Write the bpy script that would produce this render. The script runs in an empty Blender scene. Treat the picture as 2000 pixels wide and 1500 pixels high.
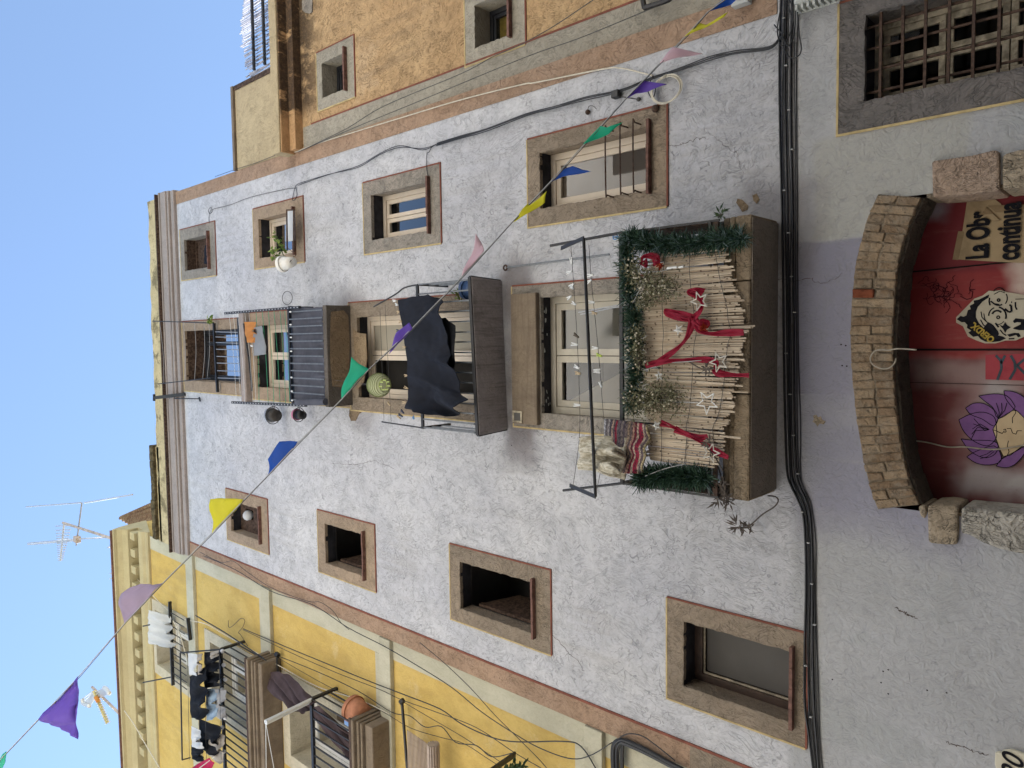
import bpy, bmesh, math, random
from mathutils import Vector, Matrix, noise as mnoise
R = random.Random(7)
rad = math.radians
scene = bpy.context.scene
COL = scene.collection
# ------------------------------------------------------------------ camera
CAM = Vector((0, -5, 1.6))
FPX, PITCH, ROLL, YAW = 1440.0, 0.746887, 0.0422151, -0.0820253
fw = Vector((math.sin(YAW)*math.cos(PITCH), math.cos(YAW)*math.cos(PITCH), math.sin(PITCH)))
r0 = fw.cross(Vector((0, 0, 1))).normalized(); u0 = r0.cross(fw)
rt = math.cos(ROLL)*r0 + math.sin(ROLL)*u0
up = rt.cross(fw)
def ray(x, y):                      # survey ray through a measured photo point
    return fw*FPX + rt*(750-y) - up*(x-1000)
def P(x, y, Y=0.0):                 # ... met with a vertical plane parallel to the facade
    d = ray(x, y); return CAM + d*((Y-CAM.y)/d.y)
def PX(x, y, X):
    d = ray(x, y); return CAM + d*((X-CAM.x)/d.x)
def PZ(x, y, Z):
    d = ray(x, y); return CAM + d*((Z-CAM.z)/d.z)
def V(*a): return Vector(a)
# ------------------------------------------------------------------ materials
class NT:
    def __init__(s, name):
        s.m = bpy.data.materials.new(name); s.m.use_nodes = True
        s.t = s.m.node_tree; s.b = s.t.nodes['Principled BSDF']; s.out = s.t.nodes['Material Output']
        s._pos = None
    def node(s, typ, **kw):
        n = s.t.nodes.new(typ)
        for k, v in kw.items(): setattr(n, k, v)
        return n
    def put(s, sock, v):
        if v is None: return
        if hasattr(v, 'links'): s.t.links.new(v, sock)
        elif isinstance(v, (tuple, list)) and len(v) == 3 and sock.type == 'RGBA': sock.default_value = (*v, 1)
        else: sock.default_value = v
    @property
    def pos(s):
        if s._pos is None: s._pos = s.node('ShaderNodeNewGeometry').outputs['Position']
        return s._pos
    def xyz(s):
        n = s.node('ShaderNodeSeparateXYZ'); s.put(n.inputs[0], s.pos); return n.outputs
    def map(s, loc=(0,0,0), sc=(1,1,1), rot=(0,0,0), vec=None):
        n = s.node('ShaderNodeMapping'); s.put(n.inputs[0], vec or s.pos)
        n.inputs[1].default_value = loc; n.inputs[2].default_value = rot; n.inputs[3].default_value = sc; return n.outputs[0]
    def noise(s, scale, detail=2, rough=.5, dist=0, vec=None, loc=None, sc=None):
        n = s.node('ShaderNodeTexNoise')
        if loc or sc: vec = s.map(loc or (0,0,0), sc or (1,1,1), vec=vec)
        s.put(n.inputs['Vector'], vec or s.pos)
        for k, v in (('Scale', scale), ('Detail', detail), ('Roughness', rough), ('Distortion', dist)): n.inputs[k].default_value = v
        return n.outputs['Fac']
    def warp(s, scale, k, loc=(0,0,0)):
        n = s.node('ShaderNodeTexNoise'); s.put(n.inputs['Vector'], s.map(loc)); n.inputs['Scale'].default_value = scale; n.inputs['Detail'].default_value = 2
        v = s.node('ShaderNodeVectorMath', operation='MULTIPLY_ADD'); s.put(v.inputs[0], n.outputs['Color']); v.inputs[1].default_value = (k, k, k); s.put(v.inputs[2], s.pos); return v.outputs[0]
    def strokes(s, ang, sx, sz, warp, w, loc):
        m_ = s.map(loc, (sx, 6, sz), (0, ang, 0), vec=warp)
        a = s.noise(1.0, 2.5, .6, .4, vec=m_); return s.rng(s.math('ABSOLUTE', s.math('SUBTRACT', a, .5)), w, w*.2)
    def math(s, op, a, b=None, c=None, clamp=False):
        n = s.node('ShaderNodeMath', operation=op, use_clamp=clamp)
        s.put(n.inputs[0], a); s.put(n.inputs[1], b); s.put(n.inputs[2], c); return n.outputs[0]
    def rng(s, v, a, b, c=0., d=1.):
        n = s.node('ShaderNodeMapRange', interpolation_type='SMOOTHSTEP')
        for i, q in enumerate((v, a, b, c, d)): s.put(n.inputs[i], q)
        return n.outputs[0]
    def mix(s, f, a, b):
        n = s.node('ShaderNodeMix', data_type='RGBA')
        s.put(n.inputs[0], f); s.put(n.inputs[6], a); s.put(n.inputs[7], b); return n.outputs[2]
    def rect(s, x0, x1, z0, z1, soft=.02, wob=.03, wsc=6):
        o = s.xyz(); w = s.math('MULTIPLY', s.math('SUBTRACT', s.noise(wsc, 3), .5), wob*2)
        x = s.math('ADD', o[0], w); z = s.math('ADD', o[2], w)
        m = s.math('MULTIPLY', s.rng(x, x0-soft, x0+soft), s.rng(x, x1+soft, x1-soft))
        m = s.math('MULTIPLY', m, s.rng(z, z0-soft, z0+soft)); return s.math('MULTIPLY', m, s.rng(z, z1+soft, z1-soft))
    def lines(s, scale, w, loc, msk=.48, dist=.6, mscale=None):
        a = s.noise(scale, 1.2, .5, dist, loc=loc)
        l = s.rng(s.math('ABSOLUTE', s.math('SUBTRACT', a, .5)), w, w*.25)
        m = s.rng(s.noise(mscale or scale*.55, 2, .6, loc=(loc[0]+9, 4, 2)), msk, msk+.06)
        return s.math('MULTIPLY', l, m)
    def bump(s, h, strength=.5, dist=.01):
        n = s.node('ShaderNodeBump'); n.inputs['Strength'].default_value = strength; n.inputs['Distance'].default_value = dist
        s.put(n.inputs['Height'], h); s.t.links.new(n.outputs[0], s.b.inputs['Normal'])
    def fin(s, col, rough=.85, spec=.3, metal=0):
        s.put(s.b.inputs['Base Color'], col); s.put(s.b.inputs['Roughness'], rough)
        s.b.inputs['Specular IOR Level'].default_value = spec; s.b.inputs['Metallic'].default_value = metal; return s.m
def plain(name, col, rough=.6, spec=.4, metal=0, var=.25, scale=9, bump=.15, bscale=60):
    t = NT(name); f = t.noise(scale, 4, .6)
    c = t.mix(t.rng(f, .3, .7), tuple(q*(1-var) for q in col), tuple(min(1, q*(1+var*.6)) for q in col))
    if bump: t.bump(t.noise(bscale, 3), bump, .004)
    return t.fin(c, rough, spec, metal)
def stucco(name, base, tint, scratch=.6, wscale=6.5, dark=.34, extra=None, bs=.9, finecol=.25, vert=1.0, blot=.45, comb=.22, att=None):
    """trowelled render: curly scratch marks, mottled paint, dirt kept in the scratches"""
    t = NT(name)
    big = t.noise(.8, 5, .6, loc=(3, 0, 1)); mid = t.noise(4.5, 4, .65, loc=(1, 7, 0), sc=(1, 1, vert))
    c = t.mix(t.rng(big, .32, .68), base, tint)
    c = t.mix(t.math('MULTIPLY', t.rng(mid, .38, .72), blot), c, tuple(q*.70 for q in base))
    worm = t.math('MAXIMUM', t.lines(wscale, .013, (0, 0, 0), .53, .5, wscale*1.1), t.math('MULTIPLY', t.lines(wscale*1.45, .02, (5, 0, 8), .52, .7, wscale*1.4), .8))
    worm = t.math('MULTIPLY', worm, t.rng(t.noise(1.7, 3, .6, loc=(6, 3, 1)), .3, .62, .25, 1.))
    at = att(t) if att else None
    if att: worm = t.math('MULTIPLY', worm, at)
    swirl = t.noise(wscale*1.5, 3, .65, 1.6, loc=(7, 1, 2))
    fine = t.noise(34, 4, .7)
    if extra: c = extra(t, c)
    c = t.mix(t.math('MULTIPLY', t.rng(fine, .42, .75), finecol), c, tuple(q*.55 for q in base))
    c = t.mix(t.math('MULTIPLY', worm, scratch), c, tuple(q*dark for q in base))
    wp = t.warp(1.3, .9); q_ = wscale/8.5
    c1 = t.strokes(.5, 30*q_, 11*q_, wp, .05, (0,0,0)); c2 = t.strokes(-.75, 26*q_, 9*q_, wp, .05, (4,2,7)); sel = t.rng(t.noise(1.5, 2, .5, loc=(8,8,3)), .42, .58)
    cmb = t.math('ADD', t.math('MULTIPLY', c1, sel), t.math('MULTIPLY', c2, t.math('SUBTRACT', 1., sel)))
    cmb = t.math('MULTIPLY', cmb, t.rng(t.noise(9*q_, 3, .6, loc=(1,5,5)), .36, .6))
    if att: cmb = t.math('MULTIPLY', cmb, at)
    c = t.mix(t.math('MULTIPLY', t.rng(swirl, .48, .68), comb*1.1), c, tuple(q*.5 for q in base))
    c = t.mix(t.math('MULTIPLY', cmb, comb*1.5), c, tuple(q*.45 for q in base))
    h = t.math('SUBTRACT', t.math('MULTIPLY', fine, .5), t.math('MULTIPLY', worm, .8))
    h = t.math('SUBTRACT', t.math('ADD', h, t.math('MULTIPLY', swirl, -1.3)), t.math('MULTIPLY', cmb, .55))
    h = t.math('ADD', h, t.math('MULTIPLY', mid, .9))
    t.bump(h, bs, .012)
    return t.fin(c, .92, .15)
def white_extra(t, c):
    o = t.xyz()
    wob = t.math('MULTIPLY', t.math('SUBTRACT', t.noise(3, 4), .5), .14)
    zz = t.math('ADD', o[2], wob)
    low = t.rng(zz, 3.66, 3.56)                                    # grey repaint below the cables
    c = t.mix(low, c, t.mix(t.rng(t.noise(1.6, 4), .35, .65), (.385, .39, .40), (.44, .445, .46)))
    c = t.mix(t.math('MULTIPLY', t.rng(t.noise(1.3, 5, .6, loc=(4, 2, 9)), .52, .6), t.math('MULTIPLY', low, .5)), c, (.33, .345, .345))
    lil = t.math('MAXIMUM', t.rect(-.4, .62, 2.6, 3.62, .012, .02, 5), t.math('MULTIPLY', t.rect(-1.35, .3, 2.5, 3.62, .22, .3, 1.8), .9))
    c = t.mix(t.math('MULTIPLY', lil, .85), c, (.24, .235, .31))    # lilac patch over the arch
    be = t.rect(.62, 1.28, 2.6, 3.5, .03, .06, 3)
    c = t.mix(t.math('MULTIPLY', be, .75), c, (.40, .395, .36))
    bl = t.rng(t.noise(.9, 6, .62, loc=(11, 0, 5), sc=(1, 1, .6)), .5, .72)
    c = t.mix(t.math('MULTIPLY', bl, .38), c, (.44, .435, .43))
    s2 = t.math('MULTIPLY', t.rng(t.noise(1.0, 5, .65, sc=(7, 7, .28), loc=(3, 0, 0)), .52, .75), t.rng(t.noise(.6, 3, .5, loc=(0, 0, 9)), .42, .6))
    c = t.mix(t.math('MULTIPLY', s2, .32), c, (.40, .385, .37))
    for (x0, x1, z0, z1) in ((1.0,1.75,3.7,4.6),(1.0,1.75,6.3,7.17),(1.0,1.78,9.0,9.7),(-2.85,-2.1,5.1,5.8),(-2.85,-2.1,7.8,8.4),(-2.88,-2.1,10.2,10.8),(1.0,1.76,11.5,12.05)):
        d = t.math('MULTIPLY', t.rect(x0, x1, z0-.1, z1+.05, .25, .2, 3), t.rng(t.noise(1.0, 4, .6, sc=(9, 9, .5), loc=(x0, 0, z0)), .45, .68))
        c = t.mix(t.math('MULTIPLY', d, .4), c, (.36, .34, .32))
    # rain dirt running down below the cornice; dark soft-edged patches by the balconies
    st = t.math('MULTIPLY', t.rng(t.noise(1.0, 4, .6, sc=(5, 5, .35)), .5, .78), t.rng(o[2], 10.5, 13.3))
    c = t.mix(t.math('MULTIPLY', st, .35), c, (.33, .31, .29))
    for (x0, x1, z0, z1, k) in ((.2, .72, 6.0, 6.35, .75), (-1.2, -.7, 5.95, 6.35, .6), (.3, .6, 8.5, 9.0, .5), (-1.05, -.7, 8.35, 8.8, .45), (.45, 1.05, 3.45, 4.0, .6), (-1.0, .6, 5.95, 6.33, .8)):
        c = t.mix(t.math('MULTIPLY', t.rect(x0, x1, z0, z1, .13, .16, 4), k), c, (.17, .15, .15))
    return c
def streaky(t, c, dk, lt, k=.35):
    a = t.math('MULTIPLY', t.rng(t.noise(1.0, 5, .65, sc=(5, 5, .35), loc=(2, 0, 4)), .48, .72), t.rng(t.noise(.7, 3, .6, loc=(5, 1, 2)), .38, .62))
    c = t.mix(t.math('MULTIPLY', a, k), c, dk)
    b = t.rng(t.noise(1.3, 6, .7, loc=(9, 3, 1)), .56, .66)
    return t.mix(t.math('MULTIPLY', b, k*.8), c, lt)
def yellow_extra(t, c): return streaky(t, c, (.36, .27, .13), (.66, .55, .34), .4)
def orange_extra(t, c):
    c = streaky(t, c, (.25, .175, .11), (.58, .43, .28), .6)
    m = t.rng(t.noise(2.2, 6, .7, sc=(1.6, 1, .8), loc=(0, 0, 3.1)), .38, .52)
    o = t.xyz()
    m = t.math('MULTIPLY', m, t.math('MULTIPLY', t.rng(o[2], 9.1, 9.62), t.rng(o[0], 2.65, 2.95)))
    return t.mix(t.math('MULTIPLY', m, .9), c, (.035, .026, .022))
def soot_extra(t, c):
    o = t.xyz()
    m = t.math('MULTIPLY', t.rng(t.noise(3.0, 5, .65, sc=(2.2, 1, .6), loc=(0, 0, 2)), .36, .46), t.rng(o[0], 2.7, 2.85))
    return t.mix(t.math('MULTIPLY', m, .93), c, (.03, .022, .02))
def parapet_extra(t, c):
    m = t.rng(t.noise(2.4, 6, .7, loc=(2, 0, 4)), .5, .6)
    o = t.xyz(); m = t.math('MULTIPLY', m, t.rng(o[2], 13.8, 14.35, .35, 1.))
    return t.mix(t.math('MULTIPLY', m, .8), c, (.10, .085, .05))
M = {}
def soffit_streaks(t, c):
    a = t.rng(t.noise(1.0, 4, .7, sc=(26, 1.6, 3)), .45, .7)
    c = t.mix(t.math('MULTIPLY', a, .55), c, (.07, .06, .062))
    return t.mix(t.math('MULTIPLY', t.rng(t.noise(2.2, 5, .65), .48, .66), .6), c, (.11, .095, .09))
def balc_stain(t, c):
    a = t.rng(t.noise(1.0, 6, .7, sc=(2.6, 3, 6)), .47, .62)
    c = t.mix(t.math('MULTIPLY', a, .7), c, (.085, .07, .055))
    return t.mix(t.math('MULTIPLY', t.rng(t.noise(16, 4, .7), .55, .7), .5), c, (.36, .30, .22))
def lintel_streaks(t, c):
    a = t.rng(t.noise(1.0, 4, .7, sc=(2.2, 3, 30)), .44, .7)
    c = t.mix(t.math('MULTIPLY', a, .5), c, (.11, .085, .06))
    return t.mix(t.math('MULTIPLY', t.rng(t.noise(1.0, 3, .6, sc=(3.5, 1, .5)), .5, .68), .5), c, (.13, .10, .075))
M['white'] = stucco('white_render', (.50, .505, .54), (.60, .60, .615), .6, 8.0, .38, white_extra, .6, comb=.24, att=lambda t: t.rng(t.xyz()[2], 3.45, 3.75, .38, 1.))
M['brown'] = stucco('brown_surround_paint', (.32, .255, .19), (.25, .21, .165), .42, 11, .45, None, .8, blot=.8, comb=.3)
M['tan'] = stucco('tan_surround_paint', (.41, .31, .22), (.33, .26, .195), .34, 11, .5, None, .7, blot=.8, comb=.3)
M['greysur'] = stucco('grey_surround_paint', (.30, .275, .24), (.36, .315, .265), .4, 11, .45, None, .8, blot=.8, comb=.3)
M['orgrey'] = stucco('beige_grey_paint', (.40, .365, .295), (.345, .315, .26), .35, 10, .45, None, .7, blot=.7, comb=.25)
M['dimsur'] = stucco('dark_grey_surround_paint', (.165, .155, .15), (.19, .17, .16), .35, 8, .5, None, .8, blot=.8, comb=.3)
M['pink'] = stucco('pink_band_paint', (.44, .295, .20), (.36, .255, .185), .34, 10, .5, None, .8, blot=.8, comb=.3)
M['yellow'] = stucco('yellow_render', (.55, .38, .115), (.59, .43, .15), .14, 8, .6, yellow_extra, .35, .14, .5, blot=.5, comb=.08)
M['ygrey'] = stucco('grey_trim_paint', (.47, .445, .33), (.51, .485, .38), .1, 8, .6, None, .35, .15, .5, comb=.06)
M['orange'] = stucco('orange_render', (.515, .335, .175), (.56, .385, .21), .34, 10, .5, orange_extra, 1.0)
M['ochre'] = stucco('ochre_render', (.53, .43, .27), (.45, .36, .225), .25, 6, .5, None, .7, .3)
M['parapet'] = stucco('weathered_ochre_render', (.57, .48, .29), (.5, .42, .25), .25, 6, .5, parapet_extra, .8, .35)
M['soot'] = stucco('sooty_orange_render', (.5, .30, .15), (.52, .34, .18), .2, 6, .5, soot_extra, .6)
M['cornice'] = stucco('grey_mauve_cornice', (.36, .31, .285), (.30, .26, .245), .15, 5, .5, None, .4, .4, comb=.1)
M['moss'] = plain('mossy_cap', (.10, .08, .045), .95, .1, 0, .6, 14, .6, 40)
M['ystone'] = stucco('pale_stone', (.55, .50, .38), (.48, .43, .33), .1, 9, .6, None, .4, .2)
M['ycorn'] = stucco('cream_cornice', (.47, .41, .24), (.42, .36, .22), .06, 6, .6, None, .25, .2, comb=.0)
M['stone'] = stucco('rough_sandstone', (.36, .29, .21), (.42, .35, .26), .3, 12, .45, None, 1.3, .5)
M['pinkstone'] = stucco('pinkish_sandstone', (.40, .29, .22), (.44, .34, .26), .25, 14, 1.4, None, 1.2, .5)
M['greystone'] = stucco('pitted_limestone', (.38, .35, .30), (.46, .43, .38), .4, 9, .4, None, 1.6, .5)
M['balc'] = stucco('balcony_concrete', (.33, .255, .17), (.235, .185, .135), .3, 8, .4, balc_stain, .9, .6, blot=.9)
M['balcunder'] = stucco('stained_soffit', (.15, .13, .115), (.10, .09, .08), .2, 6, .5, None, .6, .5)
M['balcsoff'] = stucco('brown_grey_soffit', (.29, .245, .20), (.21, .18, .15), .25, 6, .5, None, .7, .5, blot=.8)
M['slabdark'] = stucco('streaky_soffit', (.40, .365, .365), (.30, .27, .27), .1, 6, .5, soffit_streaks, .4, .4)
M['peel'] = stucco('bare_plaster', (.30, .225, .145), (.24, .17, .11), .3, 9, .5, None, 1.0, .5)
M['lintel'] = stucco('stone_lintel', (.26, .205, .15), (.22, .175, .13), .12, 5, .6, lintel_streaks, .4, .45)
M['paintshade'] = plain('dark_soffit_paint_and_shade', (.028, .028, .034), .8, .2, 0, .5, 8, .4, 30)  # real paint at the lowest balcony door; on other soffits painted-in shade
M['redline'] = plain('red_line_paint', (.21, .075, .052), .85, .2)
M['ochline'] = plain('ochre_line_paint', (.50, .39, .2), .85, .2)
M['tile'] = plain('terracotta_sill', (.165, .085, .065), .75, .3, 0, .4, 20)
M['upvc'] = plain('cream_window_frame', (.66, .57, .46), .45, .4, 0, .06, 5, .03)
M['whiteframe'] = plain('white_window_frame', (.68, .68, .67), .4, .4, 0, .08, 5, .03)
M['greyframe'] = plain('pale_grey_frame', (.50, .46, .38), .5, .4, 0, .12, 5, .03)
M['darkframe'] = plain('anthracite_frame', (.025, .027, .033), .4, .5, 0, .2, 5, 0)
M['brownframe'] = plain('brown_frame', (.07, .045, .035), .5, .4, 0, .3, 9, .05)
M['oldwood'] = plain('old_brown_wood', (.085, .055, .04), .8, .2, 0, .6, 30, .5, 50)
M['palewood'] = plain('peeling_cream_wood', (.42, .37, .28), .75, .25, 0, .5, 18, .4, 50)
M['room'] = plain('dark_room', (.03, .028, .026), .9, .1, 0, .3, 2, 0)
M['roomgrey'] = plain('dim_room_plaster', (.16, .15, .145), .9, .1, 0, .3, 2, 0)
M['blindbrown'] = plain('brown_blind', (.30, .235, .185), .8, .2, 0, .08, 3, .05)
M['blindbeige'] = plain('beige_blind', (.34, .31, .25), .8, .2, 0, .05, 3, .05)
M['greypanel'] = plain('grey_panel', (.095, .09, .085), .7, .3, 0, .1, 2, .05)
M['iron'] = plain('black_iron', (.018, .018, .02), .45, .5, 0, .4, 30, .2)
M['rust'] = plain('rusty_iron', (.075, .045, .032), .75, .3, 0, .5, 40, .3)
M['steel'] = plain('grey_painted_steel', (.17, .185, .20), .4, .5, .3, .2, 30, .05)
M['zinc'] = plain('galvanised_steel', (.42, .42, .42), .35, .5, .6, .2, 30, .05)
M['cable'] = plain('black_cable', (.012, .013, .017), .42, .5, 0, .3, 20, 0)
M['greycable'] = plain('grey_wire', (.07, .068, .065), .6, .4, 0, .3, 20, 0)
M['creamcable'] = plain('cream_cable', (.62, .57, .46), .5, .4, 0, .15, 20, 0)
M['dustycable'] = plain('dusty_cable', (.36, .32, .26), .7, .3, 0, .25, 20, 0)
M['clip'] = plain('pale_cable_clip', (.42, .42, .42), .4, .5, 0, .1, 20, 0)
M['plasticgrey'] = plain('pale_grey_plastic', (.46, .48, .46), .45, .4, 0, .1, 6, .05)
M['pegwhite'] = plain('white_peg_plastic', (.78, .8, .8), .35, .5, 0, .05, 6, 0)
M['pegwood'] = plain('wooden_peg', (.52, .40, .25), .7, .3, 0, .2, 40, 0)
M['peggreen'] = plain('lime_peg_plastic', (.45, .6, .06), .4, .5, 0, .1, 6, 0)
M['pegdark'] = plain('brown_peg', (.10, .075, .05), .6, .3, 0, .2, 40, 0)
M['pegblue'] = plain('blue_peg_plastic', (.10, .30, .62), .4, .5, 0, .1, 6, 0)
M['pegnavy'] = plain('navy_peg_plastic', (.03, .04, .08), .4, .5, 0, .1, 6, 0)
def cloth_mat(name, col, var=.15, trans=.0, rough=.85, wsc=90):
    t = NT(name); f = t.noise(5, 4, .6)
    c = t.mix(t.rng(f, .3, .7), tuple(q*(1-var) for q in col), col)
    t.bump(t.math('ADD', t.noise(wsc*2, 2), t.math('MULTIPLY', t.noise(14, 3), 2.)), .25, .004); m = t.fin(c, rough, .2)
    if trans:
        tr = t.node('ShaderNodeBsdfTranslucent'); t.put(tr.inputs[0], c)
        mx = t.node('ShaderNodeMixShader'); mx.inputs[0].default_value = trans
        t.t.links.new(t.b.outputs[0], mx.inputs[1]); t.t.links.new(tr.outputs[0], mx.inputs[2]); t.t.links.new(mx.outputs[0], t.out.inputs[0])
    return m
for k, c in dict(fyellow=(.80, .76, .05), fpink=(.80, .60, .68), fpurple=(.20, .11, .60), fgreen=(.03, .55, .34), fblue=(.02, .11, .52), flilac=(.47, .38, .52), fmagenta=(.62, .02, .10)).items():
    M[k] = cloth_mat(k[1:]+'_pennant_plastic', c, .08, .45, .4)
M['navy'] = cloth_mat('navy_cotton', (.017, .020, .031), .25, .05)
M['blackcloth'] = cloth_mat('black_cotton', (.009, .010, .014), .3)
M['whitecloth'] = cloth_mat('white_cotton', (.68, .70, .72), .1, .2)
M['denim'] = cloth_mat('pale_blue_denim', (.28, .38, .50), .35)
M['greycloth'] = cloth_mat('grey_cotton', (.34, .34, .35), .2, .1)
M['beigecloth'] = cloth_mat('beige_cotton', (.42, .38, .33), .2, .1)
M['bluegrey'] = cloth_mat('blue_grey_canvas', (.105, .11, .14), .3, .05)
M['greybluecloth'] = cloth_mat('grey_blue_cloth', (.30, .32, .35), .15, .2)
M['orangecloth'] = cloth_mat('orange_cloth', (.66, .30, .10), .15, .3)
M['awning'] = cloth_mat('brown_awning_canvas', (.075, .052, .056), .3)
M['ribbon'] = cloth_mat('red_ribbon', (.36, .014, .045), .3, .3, .5)
M['redflower'] = cloth_mat('red_flower', (.5, .06, .03), .3, .2)
def striped():
    t = NT('striped_rag_weave'); uv = t.node('ShaderNodeUVMap').outputs[0]
    s = t.node('ShaderNodeSeparateXYZ'); t.put(s.inputs[0], uv); v = s.outputs[1]
    r = t.node('ShaderNodeValToRGB'); r.color_ramp.interpolation = 'CONSTANT'
    cols = [(.55,.55,.58),(.22,.20,.21),(.45,.42,.42),(.10,.09,.12),(.50,.36,.28),(.16,.13,.15),(.30,.02,.05),(.18,.15,.16),(.13,.11,.13),(.24,.2,.19),(.12,.10,.12),(.20,.16,.16),(.40,.30,.22),(.18,.14,.14),(.48,.28,.22),(.20,.03,.05),(.55,.42,.34),(.33,.02,.06),(.38,.03,.07),(.56,.45,.36),(.16,.12,.13),(.6,.5,.3)]
    e = r.color_ramp.elements
    while len(e) < len(cols): e.new(.5)
    for i, q in enumerate(cols): e[i].position = i/len(cols); e[i].color = (*q, 1)
    w = t.math('ADD', v, t.math('MULTIPLY', t.math('SUBTRACT', t.noise(8, 3), .5), .05)); t.put(r.inputs[0], w)
    c = t.mix(t.rng(t.noise(1, 3, sc=(60, 60, 140)), .36, .66, .1, .85), r.outputs[0], (.035, .03, .037))
    t.bump(t.noise(80, 3), .8, .006); return t.fin(c, .95, .1)
M['striped'] = striped()
def knit():
    t = NT('cream_knit'); f = t.noise(60, 3, .6, sc=(1, 1, .4))
    c = t.mix(t.rng(f, .35, .7), (.40, .36, .27), (.72, .68, .58)); t.bump(f, 1.0, .012); return t.fin(c, .95, .1)
M['knit'] = knit()
def canes(name, a, b, dk, node=(.12, .08, .05), zs=3.4):
    t = NT(name); g = t.node('ShaderNodeNewGeometry'); rnd = g.outputs['Random Per Island']
    c = t.mix(rnd, a, b)
    c = t.mix(t.rng(t.noise(3, 4, .6, sc=(8, 8, 1)), .5, .75, 0, .6), c, dk)
    o = t.xyz(); ph = t.math('FRACT', t.math('ADD', t.math('MULTIPLY', o[2], zs), t.math('MULTIPLY', rnd, 7.31)))
    c = t.mix(t.math('MULTIPLY', t.rng(t.math('ABSOLUTE', t.math('SUBTRACT', ph, .5)), .03, .012), .85), c, node)
    t.bump(t.noise(40, 3, sc=(4, 4, .3)), .3, .004); return t.fin(c, .55, .35)
M['cane'] = canes('split_cane', (.38, .30, .215), (.66, .565, .44), (.24, .18, .125))
M['canegrey'] = canes('weathered_reed', (.34, .34, .40), (.52, .52, .57), (.16, .15, .17), (.08, .08, .09))
M['slat'] = canes('grey_brown_slat', (.33, .26, .22), (.42, .34, .28), (.24, .19, .16), (.3, .24, .2))
def needles(name, a, b, rough=.6):
    t = NT(name); g = t.node('ShaderNodeNewGeometry'); c = t.mix(g.outputs['Random Per Island'], a, b); return t.fin(c, rough, .3)
M['fir'] = needles('green_garland', (.012, .038, .022), (.055, .11, .068))
M['firpale'] = needles('frosted_garland', (.07, .13, .13), (.2, .27, .27))
M['sprig'] = needles('dry_olive_sprig', (.085, .085, .042), (.26, .25, .16), .8)
M['berry'] = plain('pale_berries', (.55, .50, .38), .5)
M['leaf'] = needles('green_leaf', (.08, .16, .03), (.26, .32, .07))
M['darkleaf'] = needles('dark_leaf', (.02, .05, .02), (.06, .10, .04))
M['dryleaf'] = needles('dry_brown_leaf', (.055, .045, .04), (.11, .09, .075), .8)
M['starwhite'] = plain('white_star_plastic', (.72, .72, .70), .35, .5, 0, .05, 8, 0)
M['starglass'] = plain('pale_star_tube', (.58, .55, .49), .3, .5, 0, .05, 8, 0)
M['potwhite'] = plain('white_pot', (.75, .73, .68), .4, .4, 0, .06, 5, .02)
M['potdark'] = plain('dark_pot', (.05, .045, .04), .6, .3)
M['potblack'] = plain('black_pot', (.012, .012, .014), .45, .4)
M['potpink'] = plain('pink_pot_rim', (.45, .16, .26), .5, .4)
M['potblue'] = plain('blue_pot', (.035, .07, .16), .4, .5)
M['terracotta'] = plain('terracotta_pot', (.44, .19, .105), .75, .3)
M['lantern'] = plain('pale_green_lantern_mesh', (.50, .53, .33), .6, .3, 0, .1, 6, .1)
M['lanternrib'] = plain('olive_lantern_rib', (.22, .26, .10), .6, .3)
M['lime'] = plain('lime_plastic', (.42, .50, .16), .5, .3)
M['aluwhite'] = plain('white_aluminium', (.66, .68, .68), .35, .5, .2, .06, 5, 0)
M['antenna'] = plain('antenna_aluminium', (.62, .62, .60), .35, .5, .4, .1, 5, 0)
M['antrust'] = plain('weathered_mast', (.50, .42, .35), .5, .4, .1, .3, 6, 0)
M['antyellow'] = plain('yellowed_plastic', (.60, .52, .24), .5, .4)
M['antorange'] = plain('orange_plastic', (.62, .24, .03), .5, .4)
M['bulb'] = plain('white_globe_bulb', (.70, .72, .78), .3, .5, 0, .05, 5, 0)
def brick():
    t = NT('old_brick'); g = t.node('ShaderNodeNewGeometry'); rnd = g.outputs['Random Per Island']
    c = t.mix(rnd, (.24, .165, .105), (.40, .30, .20))
    c = t.mix(t.rng(t.noise(11, 5, .7), .42, .7, 0, .8), c, (.33, .275, .21))
    c = t.mix(t.rng(t.noise(25, 4, .7, loc=(3,1,1)), .5, .75, 0, .7), c, (.09, .07, .055))
    t.bump(t.math('ADD', t.noise(26, 5, .75), t.math('MULTIPLY', t.noise(9, 4), 1.6)), 1.4, .022); return t.fin(c, .95, .1)
M['brick'] = brick()
M['redbrick'] = plain('red_brick', (.17, .055, .03), .95, .1, 0, .4, 20, 1, 40)
M['mortar'] = stucco('dusty_mortar', (.30, .245, .18), (.24, .19, .14), .2, 9, .5, None, 1.2, .5)
M['soffitbrick'] = stucco('grimy_brick_soffit', (.13, .11, .09), (.17, .14, .11), .4, 12, .4, None, 1.4, .5)
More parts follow.
